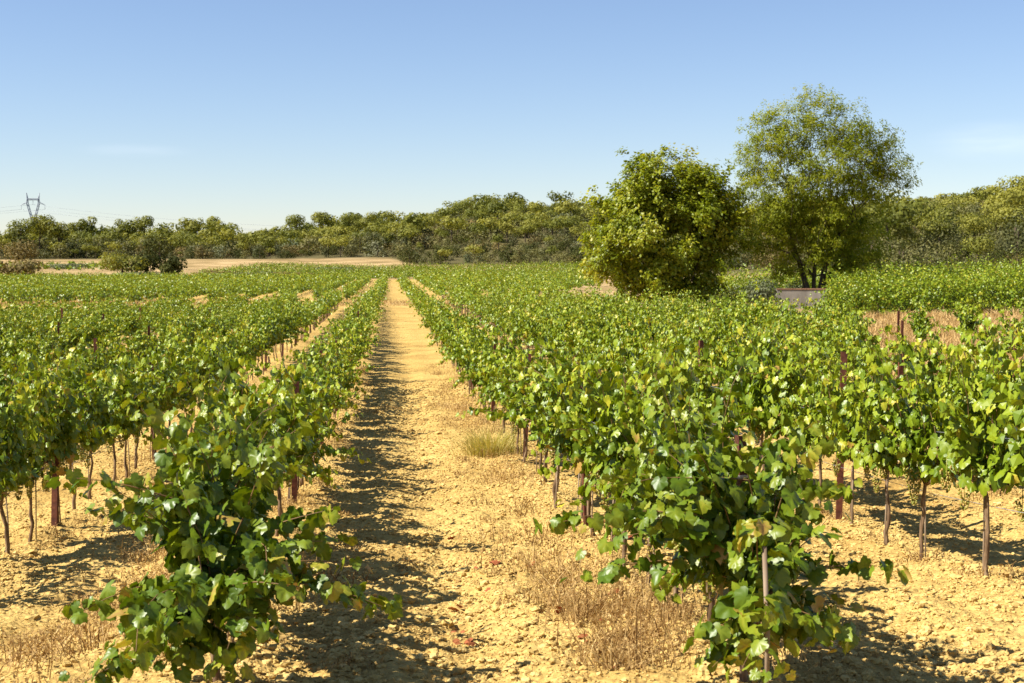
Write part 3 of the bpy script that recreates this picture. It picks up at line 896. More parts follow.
def dry_weeds():
    r = np.random.default_rng(66)
    mb = MB()
    cx, cy, rad, hh = [], [], [], []
    def clump(x, y, ra, h): cx.append(x); cy.append(y); rad.append(ra); hh.append(h)
    # strip of dead weeds at the foot of the row right of the path
    for k in range(95):
        y = 6.9 + 34 * r.random() ** 1.7
        x = ROW_X0 + SP + r.normal(-0.30, 0.20) + (0.0 if y > 10 else -0.05)
        clump(x, y, 0.10, r.uniform(0.08, 0.24))
    for k in range(24):
        clump(r.normal(1.2, 0.26), r.uniform(6.7, 10.5), 0.08, r.uniform(0.08, 0.34))
    # rough ground between the two rows on the other side
    for k in range(110):
        y = 5.8 + 9 * r.random() ** 1.3
        clump(r.normal(-1.75, 0.42), y, 0.12, r.uniform(0.05, 0.17))
    for k in range(90):
        y = r.uniform(12, 42)
        clump(ROW_X0 - 0.75 + r.normal(0, 0.45), y, 0.14, r.uniform(0.08, 0.22))
    # a few stray weeds on the path itself
    for k in range(26):
        y = 6.5 + 26 * r.random()
        clump(r.uniform(-0.5, 1.3), y, 0.05, r.uniform(0.03, 0.09))
    # thin strips under the other rows
    for kk in (-2, -1, 0, 2, 3, 4, 5):
        for k in range(46):
            y = 7 + 34 * r.random() ** 1.2
            clump(ROW_X0 + SP * kk + r.normal(0, 0.16), y, 0.10, r.uniform(0.05, 0.16))
    cx, cy, rad, hh = map(np.array, (cx, cy, rad, hh))
    per = 46
    n = len(cx) * per
    i = np.repeat(np.arange(len(cx)), per)
    X = cx[i] + r.normal(0, 1, n) * rad[i] * 1.25; Y = cy[i] + r.normal(0, 1, n) * rad[i] * 1.25
    H = hh[i] * r.uniform(0.4, 1.15, n)
    lean = np.abs(r.normal(0.75, 0.5, n))
    az = r.uniform(0, 6.28, n)
    tone = np.clip(np.repeat(r.normal(0.45, 0.22, len(cx)), per) + r.normal(0, 0.18, n), 0, 1)
    Z = zfine(X, Y) - 0.005
    strips(mb, X, Y, Z, H, r.uniform(0.0016, 0.0048, n), az, lean, tone, r)
    # withered leaflets and seed heads on the stems
    m = int(n * 1.3)
    q = r.choice(n, m)
    u = r.uniform(0.3, 1.0, m)
    P = np.stack([X[q] + np.cos(az[q]) * lean[q] * H[q] * u ** 1.7, Y[q] + np.sin(az[q]) * lean[q] * H[q] * u ** 1.7, Z[q] + H[q] * (u - 0.3 * lean[q] * u ** 3)], -1)
    add_leaves(mb, P, r.normal(0, 1, (m, 3)), r.normal(0, 1, (m, 3)), r.uniform(0.010, 0.030, m), np.clip(r.normal(0.5, 0.25, m), 0, 1), RL_V, RL_F, 0, 0.6)
    o = mb.build('dry_weeds', M_DRY)
    tag(o, 'straw coloured dead weeds along the foot of the vine rows', 'weeds', None, 'stuff')

def dry_grass_field():
    r = np.random.default_rng(67)
    mb = MB()
    n = 26000
    n = 90000
    X = r.uniform(7, 32, n); Y = r.uniform(20, 63, n)
    ok = (X > 0.335 * Y) & (fbm(X * .5, Y * .5, 3, 8) > 0.36)
    X, Y = X[ok], Y[ok]; n = len(X)
    H = r.uniform(0.15, 0.55, n)
    strips(mb, X, Y, zbase(X, Y) - 0.01, H, r.uniform(0.008, 0.022, n), r.uniform(0, 6.28, n), np.abs(r.normal(.5, .35, n)), np.clip(r.normal(.7, .2, n), 0, 1), r)
    n = 9000
    X = r.uniform(-30, 22, n); Y = r.uniform(97, 108, n)
    H = r.uniform(0.1, 0.35, n)
    strips(mb, X, Y, zbase(X, Y) - 0.01, H, r.uniform(0.012, 0.025, n), r.uniform(0, 6.28, n), np.abs(r.normal(.5, .35, n)), np.clip(r.normal(.6, .2, n), 0, 1), r)
    o = mb.build('dry_grass', M_DRY)
    tag(o, 'bleached dry grass on the fallow ground past the vine rows', 'grass', None, 'stuff')
dry_weeds()
dry_grass_field()

def tuft(px, Y, h, w, n, label, mat, seed):
    r = np.random.default_rng(seed)
    x = at(px, Y)
    mb = MB()
    X = r.normal(0, w, n); Yy = r.normal(0, w, n)
    az = np.arctan2(Yy, X) + r.normal(0, .4, n)
    strips(mb, X, Yy, np.full(n, -0.03), h * r.uniform(.5, 1.1, n), r.uniform(0.002, 0.005, n), az, np.abs(r.normal(.6, .25, n)), r.random(n), r)
    o = mb.build('grass_tuft', mat); o.location = (x, Y, gz(x, Y))
    tag(o, label, 'grass tuft')
tuft(490, 19.5, 0.46, 0.16, 900, 'pale yellow green grass tuft at the right edge of the path', M_TUFT, 4)

def dead_stalks():
    r = np.random.default_rng(23)
    y = 17.0; x = at(222, y)
    root = thing('dead_weed', 'tall bare dead weed with branching stalks between two vine rows', 'dead plant', (x, y, gz(x, y)))
    st = MB(); hd = MB()
    for k in range(9):
        pts = walk(r, np.array([r.normal(0, .05), r.normal(0, .05), -0.03]), np.array([r.normal(0, .6), r.normal(0, .4), 1.0]), r.uniform(.5, .85), 0.03)
        add_tube(st, pts, np.linspace(0.006, 0.002, len(pts)), 4, 0.7)
        for q in range(3, len(pts), 2):
            tw = walk(r, pts[q], r.normal(0, 1, 3) + np.array([0, 0, .6]), r.uniform(.1, .22), 0.0)
            add_tube(st, tw, np.linspace(0.003, 0.0012, len(tw)), 3, 0.7)
            m = 6
            add_leaves(hd, tw[-1] + r.normal(0, .02, (m, 3)), r.normal(0, 1, (m, 3)), r.normal(0, 1, (m, 3)), r.uniform(.015, .03, m), r.uniform(.6, 1, m), RL_V, RL_F)
    st.build('stalks', M_DRY, root); hd.build('seed_heads', M_DRY, root)
dead_stalks()

def litter():
    r = np.random.default_rng(41)
    mb = MB()
    spots = [(455, 8.4), (465, 8.0), (468, 7.9), (458, 9.3), (560, 8.6), (600, 8.4)] + [(r.uniform(420, 640), r.uniform(6.6, 14)) for _ in range(14)]
    P, S = [], []
    for px, y in spots:
        for _ in range(r.integers(1, 4)):
            x = at(px, y) + r.normal(0, .03); yy = y + r.normal(0, .04)
            P.append((x, yy, float(zfine(np.array([x]), np.array([yy]))[0]) + 0.022)); S.append(r.uniform(.035, .075))
    P = np.array(P); m = len(P)
    N = r.normal(0, .45, (m, 3)); N[:, 2] = 1
    add_leaves(mb, P, N, r.normal(0, 1, (m, 3)), np.array(S), r.random(m))
    tag(mb.build('fallen_leaves', M_REDLEAF), 'scattered shrivelled red brown vine leaves lying on the path', 'leaves', None, 'stuff')
litter()

# ------------------------------------------------------------------ the two big trees
def skeleton(r, targets, trunk_pts, bias=0.35):
    nodes = [np.array(p, float) for p in trunk_pts]
    parent = [-1] + list(range(len(trunk_pts) - 1))
    plen = [0.0]
    for i in range(1, len(nodes)): plen.append(plen[-1] + np.linalg.norm(nodes[i] - nodes[i - 1]))
    dist0 = np.linalg.norm(targets - nodes[-1], axis=1)
    for ti in np.argsort(dist0):
        t = targets[ti]
        A = np.array(nodes)
        dd = np.linalg.norm(A - t, axis=1) + bias * np.array(plen) + 2.0 * np.maximum(A[:, 2] - t[2], 0)
        dd[:max(1, len(trunk_pts) - 3)] += 3
        j = int(np.argmin(dd))
        seg = t - nodes[j]; L = np.linalg.norm(seg)
        k = max(1, int(L / 0.55))
        prev = j
        for q in range(1, k + 1):
            u = q / k
            p = nodes[j] + seg * u + r.normal(0, 0.05, 3) * (u < 1) + np.array([0, 0, 0.10 * L * math.sin(math.pi * u)]) * 0.5
            nodes.append(p); parent.append(prev); plen.append(plen[prev] + L / k); prev = len(nodes) - 1
    return np.array(nodes), np.array(parent)

def skeleton_tubes(mb, nodes, parent, r_tip, expo=2.3, rmax=9, mat=0, nside=7):
    n = len(nodes)
    acc = np.zeros(n); ch = [[] for _ in range(n)]
    for i in range(n):
        if parent[i] >= 0: ch[parent[i]].append(i)
    for i in range(n - 1, -1, -1):
        if not ch[i]: acc[i] += r_tip ** expo
        if parent[i] >= 0: acc[parent[i]] += acc[i]
    rad = np.minimum(acc ** (1 / expo), rmax)
    # chains: follow the thickest child
    starts = [(0, None)]
    while starts:
        s, p0 = starts.pop()
        chain = ([p0] if p0 is not None else []) + [s]
        c = s
        while ch[c]:
            kids = sorted(ch[c], key=lambda q: -rad[q])
            for q in kids[1:]: starts.append((q, c))
            c = kids[0]; chain.append(c)
        if len(chain) < 2: continue
        rr = rad[chain].copy()
        if p0 is not None: rr[0] = rr[1]
        add_tube(mb, nodes[chain], rr, nside if rr.max() > 0.05 else 4, 0.5, mat, False)
    return rad

def crown_points(r, lumps, n, shell=0.55):
    out = []
    vol = np.array([l[3] * l[4] * l[5] for l in lumps]); w = vol / vol.sum()
    while len(out) < n:
        l = lumps[r.choice(len(lumps), p=w)]
        d = nrm(r.normal(0, 1, 3)); u = (shell + (1 - shell) * r.random()) if r.random() < .8 else r.random()
        out.append(np.array(l[:3]) + d * u * np.array(l[3:6]))
    return np.array(out)

def big_tree(name, px, Y, lumps, n_targets, leaf_n, leaf_size, sig, trunk_pts, m_leaf, label, cat, seed, r_tip, narrow=0.55, droop=0.5, multi=None, tmean=0.5):
    r = np.random.default_rng(seed)
    x = at(px, Y)
    root = thing(name, label, cat, (x, Y, gz(x, Y)))
    tg = crown_points(r, lumps, n_targets)
    tg = tg[tg[:, 2] > 0.5]
    nodes, par = skeleton(r, tg, trunk_pts)
    tr = MB()
    skeleton_tubes(tr, nodes, par, r_tip)
    if multi:
        for pts, ra in multi: add_tube(tr, pts, ra, 8)
    tr.build('trunk', M_TRUNK, root, True)
    cr = MB()
    has = np.zeros(len(nodes), bool); has[par[par >= 0]] = True
    tips = np.where(~has)[0]
    src = np.concatenate([tips, tips, par[tips], par[par[tips]]])
    q = r.choice(src, leaf_n)
    # clumps of twigs: sub centres give the crown its light and dark masses
    sub = 7
    offs = np.clip(r.normal(0, sig, (len(nodes), sub, 3)), -2 * sig, 2 * sig) * np.array([1, 1, 0.8])
    P = nodes[q] + offs[q, r.integers(0, sub, leaf_n)] + r.normal(0, sig * 0.38, (leaf_n, 3))
    ctr = np.array([np.mean([l[0] for l in lumps]), np.mean([l[1] for l in lumps]), np.mean([l[2] for l in lumps])])
    o = nrm(P - ctr)
    N = o * 0.55 + np.array([0, 0, 0.6]) + r.normal(0, 0.45, (leaf_n, 3))
    T = o * 0.6 + np.array([0, 0, -droop]) + r.normal(0, 0.6, (leaf_n, 3))
    tn = r.normal(0, 0.16, len(nodes))
    tone = np.clip(tmean + tn[q] + r.normal(0, 0.16, leaf_n), 0, 1)
    ok = P[:, 2] > 0.15
    add_leaves(cr, P[ok], N[ok], T[ok], leaf_size * r.uniform(0.65, 1.25, leaf_n)[ok], tone[ok], RL_V, RL_F, 0, narrow)
    cr.build('crown', m_leaf, root)
    return root

# dense broad-leaved tree, its foliage reaching down to the vines
Yb = 81
u = Yb / F
big_tree('broadleaf_tree', 668, Yb, [
    (-0.219, 0.0, 5.146, 3.942, 3.613, 3.613), (-2.737, 0.0, 4.271, 2.518, 2.737, 2.957), (1.861, 0.0, 4.599, 2.737, 2.847, 3.285), (0.328, 0.0, 7.117, 3.066, 2.628, 2.08), (-1.861, 0.328, 6.461, 2.3, 2.19, 1.971), (1.314, 0.0, 2.08, 2.409, 2.628, 1.971), (-1.533, 0.0, 2.08, 2.3, 2.409, 1.861), (3.066, 0.219, 5.913, 1.643, 1.752, 1.971), (2.08, 0.0, 6.898, 1.861, 1.971, 1.643), (-0.219, -0.657, 1.314, 2.19, 1.971, 1.205), (-0.986, 0.0, 7.665, 1.752, 1.752, 1.314)],
    420, 84000, 0.205, 0.39, [(0.3, 0, -0.2), (0.3, 0, 0.4), (0.25, 0.1, 0.9), (0.2, 0.1, 1.4)], M_BUSH,
    'round dense broad leaved tree with glossy foliage down to the vines', 'tree', 31, 0.012, 0.7, 0.5, None, 0.48)
# taller airy tree with slender leaves behind it
Yt = 83
big_tree('airy_tree', 815, Yt, [
    (0.0, 0, 8.0, 3.9, 3.8, 3.6), (-1.9, 0, 9.9, 2.6, 2.6, 2.0), (1.7, 0, 9.9, 2.6, 2.4, 1.9), (0.2, 0, 11.6, 1.9, 1.8, 1.2), (-2.9, 0, 6.0, 2.2, 2.8, 2.5), (3.2, 0, 6.4, 2.5, 2.8, 2.9),
    (-3.0, 0.4, 8.8, 1.6, 1.8, 1.7), (3.9, 0, 8.6, 1.9, 1.8, 2.0), (-2.4, 0, 3.4, 2.0, 2.4, 1.9), (2.4, 0, 3.8, 2.2, 2.4, 1.8), (0, 0, 5, 3.2, 3.2, 2.6), (-1.6, 0, 2.9, 2.2, 2.2, 1.3), (1.7, 0, 3.0, 2.3, 2.2, 1.3), (0, -.9, 3.0, 1.8, 1.4, 1.2)],
    760, 98000, 0.165, 0.32, [(0.0, 0, -0.2), (0.0, 0, 0.4), (-0.08, 0.05, 0.9), (-0.05, 0.1, 1.6), (0.0, 0.1, 2.4)], M_TREE,
    'tall airy tree with slender yellow green leaves and several bare stems', 'tree', 32, 0.011, 0.42, 0.7,
    [([(0.15, 0, -0.2), (0.35, 0.0, 0.9), (0.6, 0.1, 2.2), (1.3, 0.1, 3.8), (2.3, 0.1, 5.6)], [0.24, 0.2, 0.16, 0.12, 0.05]),
     ([(-0.2, 0, -0.2), (-0.5, 0.1, 1.0), (-0.9, 0.2, 2.4), (-1.6, 0.1, 4.2), (-2.2, 0, 6)], [0.22, 0.18, 0.14, 0.10, 0.05]),
     ([(0.35, 0.2, -0.2), (0.75, 0.3, 1.1), (1.4, 0.3, 2.5), (2.3, 0.3, 4.2)], [0.15, 0.12, 0.09, 0.04])], 0.5)

# ------------------------------------------------------------------ bushes
def bush(name, px, Y, w, h, mat, label, seed, n=1400, size=0.2, cat='bush', lumps=9, dz=0.0, stem=True):
    r = np.random.default_rng(seed)
    x = at(px, Y)
    root = thing(name, label, cat, (x, Y, gz(x, Y) + dz))
    ls = []
    for k in range(lumps):
        a = r.uniform(0, 6.28); q = r.random() ** .6
        ls.append((math.cos(a) * q * w * .32, math.sin(a) * q * w * .32, h * r.uniform(0.25, 0.68), w * r.uniform(.2, .3), w * r.uniform(.2, .3), h * r.uniform(.22, .32)))
    P, N = [], []
    each = n // lumps
    cr = MB()
    for l in ls:
        d = nrm(r.normal(0, 1, (each, 3)))
        rad = r.uniform(0.72, 1.08, (each, 1))
        P.append(np.array(l[:3]) + d * rad * np.array(l[3:])); N.append(d + np.array([0, 0, .35]) + r.normal(0, .4, (each, 3)))
    P = np.concatenate(P); N = np.concatenate(N); m = len(P)
    ok = P[:, 2] > 0.03
    tone = np.clip(np.repeat(r.normal(.5, .14, lumps), each) + r.normal(0, .16, m), 0, 1)
    add_leaves(cr, P[ok], N[ok], (r.normal(0, 1, (m, 3)) + np.array([0, 0, -.3]))[ok], size * r.uniform(.6, 1.3, m)[ok], tone[ok], RL_V, RL_F, 0, .8)
    cr.build('foliage', mat, root)
    st = MB()
    for l in ls[:5]:
        add_tube(st, [(0.0, 0, -0.2), (l[0] * .5, l[1] * .5, l[2] * .55), (l[0], l[1], l[2])], [h * .02, h * .014, h * .006], 5)
    st.build('stem', M_TRUNK, root, True)
    return root

bush('grey_shrub', 752, 77, 3.2, 2.0, M_GREY, 'low grey green shrub between the two big trees', 51, 2600, 0.12)
bush('shrub', 728, 76, 2.2, 1.3, M_DARK, 'small dark shrub under the dense broad leaved tree', 52, 1500, 0.11)
bush('shrub', 790, 86, 2.6, 1.5, M_GREY, 'scruffy low shrub behind the concrete basin', 53, 1500, 0.12)

# ------------------------------------------------------------------ concrete basin by the tree
def basin():
    Y = 76.5
    x0, x1 = at(777, Y), at(834, Y)
    xc = (x0 + x1) / 2; w = x1 - x0
    zb = gz(xc, Y)
    root = thing('concrete_basin', 'long low concrete water basin with a rusty rim under the airy tree', 'basin', (xc, Y, zb), -0.2)
    mb = MB()
    h, dp, th = 1.02, 1.6, 0.14
    hh = h + 0.3
    zc = h / 2 - 0.15
    add_box(mb, (0, -dp / 2, zc), (w, th, hh), bevel=0.012)
    add_box(mb, (0, dp / 2, zc), (w, th, hh), bevel=0.012)
    add_box(mb, (-w / 2 + th / 2, 0, zc), (th, dp - th - 0.004, hh), bevel=0.012)
    add_box(mb, (w / 2 - th / 2, 0, zc), (th, dp - th - 0.004, hh), bevel=0.012)
    add_box(mb, (0, 0, 0.1), (w - 2 * th - 0.004, dp - th - 0.004, 0.1))
    mb.build('wall', M_CONC, root)
    rm = MB()
    add_box(rm, (0, -dp / 2, h + 0.022), (w + 0.06, th + 0.06, 0.05), bevel=0.006)
    add_box(rm, (0, dp / 2, h + 0.022), (w + 0.06, th + 0.06, 0.05), bevel=0.006)
    rm.build('rim', M_RUST_EDGE, root)
basin()

# ------------------------------------------------------------------ far bushes, trees, woodland
def crown_raw(r, kind, n):
    """unit-height tree foliage: P, N, tone (scaled later)"""
    P, N, tone = [], [], []
    lumps = []
    if kind == 'pine':
        nl = 9
        for k in range(nl):
            a = r.uniform(0, 6.28); q = r.random() ** .5
            lumps.append((math.cos(a) * q * .26, math.sin(a) * q * .26, r.uniform(.58, .86), .19, .19, .13))
    elif kind == 'cone':
        for k in range(8):
            z = .3 + .62 * k / 7; a = r.uniform(0, 6.28)
            lumps.append((math.cos(a) * .08 * (1 - z), math.sin(a) * .08 * (1 - z), z, .27 * (1.12 - z), .27 * (1.12 - z), .14))
    else:
        nl = 10
        for k in range(nl):
            a = r.uniform(0, 6.28); q = r.random() ** .5
            lumps.append((math.cos(a) * q * .34, math.sin(a) * q * .34, r.uniform(.16, .72), .25, .25, .23))
    each = n // len(lumps)
    for l in lumps:
        d = nrm(r.normal(0, 1, (each, 3)))
        P.append(np.array(l[:3]) + d * r.uniform(.75, 1.1, (each, 1)) * np.array(l[3:]))
        N.append(d + np.array([0, 0, .15]) + r.normal(0, .24, (each, 3)))
        tone.append(np.clip(r.normal(.5, .12) + r.normal(0, .07, each), 0, 1))
    return np.concatenate(P), np.concatenate(N), np.concatenate(tone)

def far_tree(name, kind, px, Y, h, mat, label, seed, wide=1.0, group=None, n=700, size=0.06, cat='tree'):
    r = np.random.default_rng(seed)
    x = at(px, Y)
    root = thing(name, label, cat, (x, Y, gz(x, Y)), 0, group)
    P, N, tone = crown_raw(r, kind, n)
    m = len(P)
    cr = MB()
    add_leaves(cr, P * np.array([h * wide, h * wide, h]), N, r.normal(0, 1, (m, 3)), h * size * r.uniform(.6, 1.3, m), tone, RL_V, RL_F, 0, .8)
    cr.build('crown', mat, root)
    tr = MB()
    k = 5
    add_tube(tr, np.stack([r.normal(0, .01 * h, k), r.normal(0, .01 * h, k), np.linspace(-.3, h * .7, k)], -1), np.linspace(.022, .008, k) * h, 6)
    for q in range(4):
        p = P[r.integers(0, m)] * np.array([h * wide, h * wide, h])
        add_tube(tr, [(0, 0, h * .4), tuple(p * .5 + np.array([0, 0, h * .25])), tuple(p)], [.01 * h, .007 * h, .003 * h], 4)
    tr.build('trunk', M_TRUNK, root, True)
    return root

def ztop(px, Y, ypx):
    """height of a thing standing at (px, Y) whose top is at picture row ypx"""
    return EYE + (262 - ypx) / F * Y - gz(at(px, Y), Y)

far_tree('round_oak', 'oak', 410, 336, 5.6, M_DARK, 'small round dark oak standing alone at the end of the straw field', 61, 0.95)
for px, Y, w, h, mt, lab, sd in (
        (123, 262, 8.5, 5.0, M_PINE, 'mid green bush, westernmost of the clump before the straw field', 71),
        (148, 266, 8.0, 5.4, M_DARK, 'dark green bush in the middle of the clump before the straw field', 72),
        (174, 262, 5.5, 4.2, M_DARK, 'small dark bush at the east end of the clump before the straw field', 73),
        (14, 225, 8.5, 3.4, M_DRYBUSH, 'low brown dried bush at the edge of the vine field', 74),
        (22, 330, 9.0, 6.0, M_DRYBUSH, 'olive brown bush at the foot of the pine clump', 75),
        (250, 250, 11.0, 1.5, M_GREY, 'low grey scrub between vines and straw field', 76),
        (292, 252, 13.0, 1.2, M_DRYBUSH, 'flat brownish scrub between vines and straw field', 78),
        (212, 254, 10.0, 1.3, M_DRYBUSH, 'ragged olive scrub just east of the bush clump', 79),
        (335, 300, 12.0, 1.2, M_GREY, 'thin line of grey scrub along the straw field edge', 80),
        (70, 300, 15.0, 1.3, M_GREY, 'long low scrub amid the young vines', 81),
        (130, 250, 14.0, 1.2, M_GREY, 'straggly low scrub in front of the bush clump', 77)):
    bush('bush', px, Y, w, h, mt, lab, sd, 1500, 0.42 if h > 2 else .3)
far_tree('dark_tree', 'oak', 160, 300, ztop(160, 300, 231), M_DARK, 'dark rounded tree rising behind the bush clump', 62, 0.8)
far_tree('dark_tree', 'oak', 22, 372, ztop(22, 372, 222), M_DARK, 'blackish evergreen oak below the pylon', 63, 0.7)

sky_pines = [(22, 218, 1.1, 'broad pine west of the pylon foot'), (41, 214, 1.2, 'broad pine crown right under the pylon'), (60, 220, .78, 'narrow pine just east of the pylon'),
    (75, 221, .76, 'slim pine on the wooded skyline'), (90, 216, .8, 'pine standing proud of the low western wood'), (127, 218, .9, 'dark pine in pair above the bush clump'),
    (145, 216, 1.0, 'flat topped pine over the bush clump'), (191, 217, 1.0, 'grey green pine, western of two neighbours on the skyline'), (209, 216, 1.0, 'grey green pine, eastern of two neighbours on the skyline'),
    (296, 214, 1.0, 'dusky pine at the dip of the skyline'), (322, 211, 1.0, 'tall pine at the start of the rising wood'), (350, 213, 1.0, 'broad pine above the straw field'), (372, 212, 1.1, 'bright pine left of the round oak'),
    (420, 213, 1.0, 'bright pine above the round oak'), (462, 198, 1.2, 'tall crowned pine on the crest of the wood'), (490, 197, 1.2, 'tallest pine on the crest of the wood'), (515, 202, 1.1, 'pine east of the tallest one on the crest'),
    (550, 205, 1.0, 'pine on the crest near the dense tree'), (576, 206, 1.0, 'pine on the crest touching the dense tree outline'), (1016, 187, 1.0, 'pine clump on the crest of the eastern hill'), (1000, 192, .8, 'small pine on the crest of the eastern hill')]
for i, (px, yp, wd, lab) in enumerate(sky_pines):
    Y = 455 if px < 400 else 500
    if px < 70: Y = 400
    h = ztop(px, Y, yp)
    far_tree('pine_tree', 'cone' if wd < .75 else 'pine', px, Y, h, M_PINE, lab, 200 + i, wd * min(1.0, 9.0 / h) * (1.15 if wd > .75 else 1.3), 'pines rising above the wood', 1500, .045)

def woodland():
    r = np.random.default_rng(301)
    raws = {'oak': [crown_raw(r, 'oak', 480) for _ in range(6)], 'pine': [crown_raw(r, 'pine', 400) for _ in range(5)],
            'oakn': [crown_raw(r, 'oak', 1300) for _ in range(5)], 'pinen': [crown_raw(r, 'pine', 1100) for _ in range(5)]}
    mb = MB()
    spots = []
    def fill(n, amin, amax, edge_f, ymax, hmin, hmax, sp):
        grid = {}
        for _ in range(n):
            a = r.uniform(amin, amax)
            e = edge_f(a)
            y = e + (ymax - e) * r.random() ** 1.25
            x = a * y
            key = (int(x // sp), int(y // sp))
            if key in grid: continue
            grid[key] = 1
            spots.append((x, y, r.uniform(hmin, hmax), a))
    fill(7000, -0.40, 0.17, lambda a: float(np.interp(a, [-.4, -.2, 0, .02, .1, .2], [385, 388, 380, 345, 340, 300])), 545, 4.6, 8.6, 5.2)
    fill(9000, 0.17, 0.56, lambda a: float(np.interp(a, [.17, .25, .32, .45, .56], [300, 190, 128, 118, 118])), 545, 3.2, 7.5, 4.9)
    for x, y, h, a in spots:
        e = zbase(x, y)
        front = (y < 400 and a < .17) or (a > .17 and y < 150)
        pine = r.random() < (0.12 if front else 0.5 if a < .17 else 0.35)
        if front: h *= r.uniform(.4, .8)
        if pine and r.random() < .14: h *= 1.35
        P, N, tone = raws[('pine' if pine else 'oak') + ('n' if y < 250 else '')][r.integers(0, 5)]
        m = len(P)
        ang = r.uniform(0, 6.28); ca, sa = math.cos(ang), math.sin(ang)
        Rm = np.array([[ca, -sa, 0], [sa, ca, 0], [0, 0, 1.]])
        wd = r.uniform(.85, 1.25) * h
        P2 = (P * np.array([wd, wd, h])) @ Rm.T + np.array([x, y, float(e) - h * (.12 if not pine else .05)])
        kind = r.random()
        mat = 1 if pine else (0 if kind < (.55 if front else .70) else 2 if kind < .82 else 3 if kind < .92 else 4)
        tn = np.clip(tone + r.normal(0, .26), 0, 1)
        add_leaves(mb, P2, N @ Rm.T, r.normal(0, 1, (m, 3)), h * (.042 if y < 250 else .070) * r.uniform(.6, 1.3, m), tn, RL_V, RL_F, mat, .85)
        add_tube(mb, [(x, y, float(e) - .3), (x, y, float(e) + h * .5)], h * .02, 4, .5, 5, False)
    o = mb.build('woodland', [M_WOOD_A, M_PINE, M_DARK, M_DRYBUSH, M_GREY, M_TRUNK])
    tag(o, 'mixed olive green oak and pine wood covering the far hills', 'woodland', None, 'stuff')
woodland()

# rows of young vines in the straw field
def young_vines():
    r = np.random.default_rng(88)
    mb = MB()
    for y in np.arange(292, 330, 5.5):
        for x in np.arange(at(-20, y), at(140, y), 2.2):
            m = 10
            P = np.array([x, y, gz(x, y) + .5]) + r.normal(0, .28, (m, 3))
            add_leaves(mb, P, r.normal(0, 1, (m, 3)) + np.array([0, 0, .8]), r.normal(0, 1, (m, 3)), r.uniform(.4, .7, m), r.uniform(.2, .6, m), RL_V, RL_F)
    tag(mb.build('young_vines', M_VINE), 'thin rows of young vines in the straw coloured field', 'young vines', None, 'stuff')
young_vines()

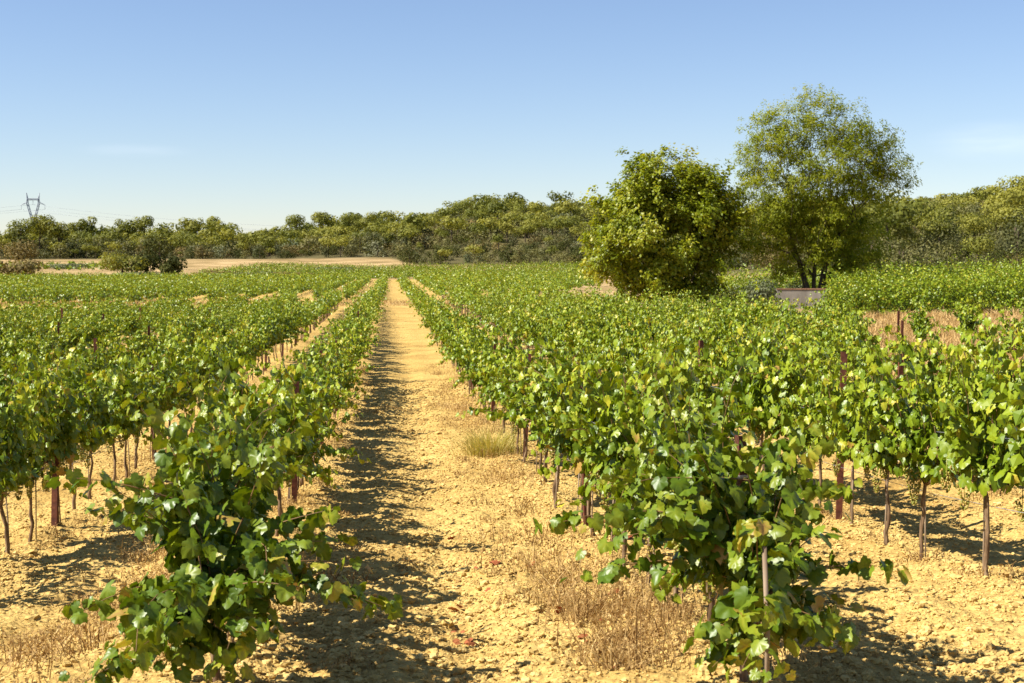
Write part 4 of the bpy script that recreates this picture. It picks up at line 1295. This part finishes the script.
# ------------------------------------------------------------------ pylon and power lines
def pylon():
    Y = 760.0
    x = at(35, Y)
    zb = gz(x, Y)
    s = Y / F                                 # metres per picture pixel at that depth
    ztp = EYE + (262 - 195) * s - zb          # horn tips
    root = thing('power_pylon', 'grey steel lattice power pylon with two horns above the wood', 'pylon', (x, Y, zb), 0.1)
    body = MB(); arm = MB()
    R = .16
    def bar(mb, a, b, r=R): add_tube(mb, [a, b], r, 4)
    def lattice(mb, A, B, k, r=.08):
        """zig-zag between two chords given as functions of t"""
        for i in range(k):
            t0, t1 = i / k, (i + 1) / k
            bar(mb, A(t0) if i % 2 == 0 else B(t0), B(t1) if i % 2 == 0 else A(t1), r)
    lerp = lambda a, b: (lambda t: np.array(a) * (1 - t) + np.array(b) * t)
    zw = ztp - 27 * s                         # waist
    legs = [((sx * 3.2, sy * 3.2, -0.3), (sx * .9, sy * .9, zw)) for sx in (-1, 1) for sy in (-1, 1)]
    for a, b in legs: bar(body, a, b, .2)
    for i, j in ((0, 1), (1, 3), (3, 2), (2, 0)): lattice(body, lerp(*legs[i]), lerp(*legs[j]), 9)
    zh = ztp - 10 * s
    zt = ztp - 5.5 * s
    for sx in (-1, 1):
        for sy in (-1, 1):
            p = [(sx * .9, sy * .9, zw), (sx * 6.2 * s, sy * .7, zh), (sx * 5.6 * s, sy * .6, zt), (sx * 6.0 * s, sy * .2, ztp)]
            for a, b in zip(p[:-1], p[1:]): bar(arm, a, b)
            q = [(0, sy * .9, zw), (sx * 4.6 * s, sy * .7, zh), (sx * 4.8 * s, sy * .6, zt), (sx * 6.0 * s, 0, ztp)]
            for a, b in zip(q[:-1], q[1:]): bar(arm, a, b)
            for k in range(3): lattice(arm, lerp(p[k], p[k + 1]), lerp(q[k], q[k + 1]), 4, .07)
        bar(arm, (sx * 6.2 * s, 0, zh), (sx * 11 * s, 0, zh - 1.5 * s), .14)
        bar(arm, (sx * 5.8 * s, 0, zh + 1.5 * s), (sx * 11 * s, 0, zh - 1.5 * s), .12)
    for sy in (-1, 1):
        bar(arm, (-5.7 * s, sy * .6, zt), (5.7 * s, sy * .6, zt)); bar(arm, (-5.2 * s, sy * .6, zt - 1.3 * s), (5.2 * s, sy * .6, zt - 1.3 * s))
        lattice(arm, lerp((-5.7 * s, sy * .6, zt), (5.7 * s, sy * .6, zt)), lerp((-5.2 * s, sy * .6, zt - 1.3 * s), (5.2 * s, sy * .6, zt - 1.3 * s)), 10, .07)
    body.build('tower', M_PYLON, root); arm.build('crossarm', M_PYLON, root)
    for dx in (-11 * s, 0, 11 * s):
        top = zh - 1.5 * s if dx else zt - 1.3 * s
        ins = MB()
        zz = np.linspace(0, -2.4, 13)
        add_tube(ins, np.stack([np.full(13, dx), np.zeros(13), top + zz], -1), np.where(np.arange(13) % 2 == 0, .05, .16), 6)
        ins.build('insulator', M_PYLON, root, True)
        for sgn, nm in ((-1, 'westward'), (1, 'eastward')):
            m = 16
            t = np.linspace(0, 1, m)
            side = 'outer' if dx * sgn > 0 else 'inner' if dx else 'middle'
            yy = Y + t * 60 * (-sgn)
            pts = np.stack([x + dx + sgn * t * 230, yy, zb + top - 2.4 - 44 * t * (1 - t) * .45 - 12 * t * (sgn > 0)], -1)
            w = MB(); add_tube(w, pts, .05, 4)
            tag(w.build('power_line', M_PYLON, None, True), '%s %s power line sagging away from the pylon' % (side, nm), 'power line', 'power lines')
pylon()
print('vines single', len(single), 'rest', len(rest), 'posts', len(posts))
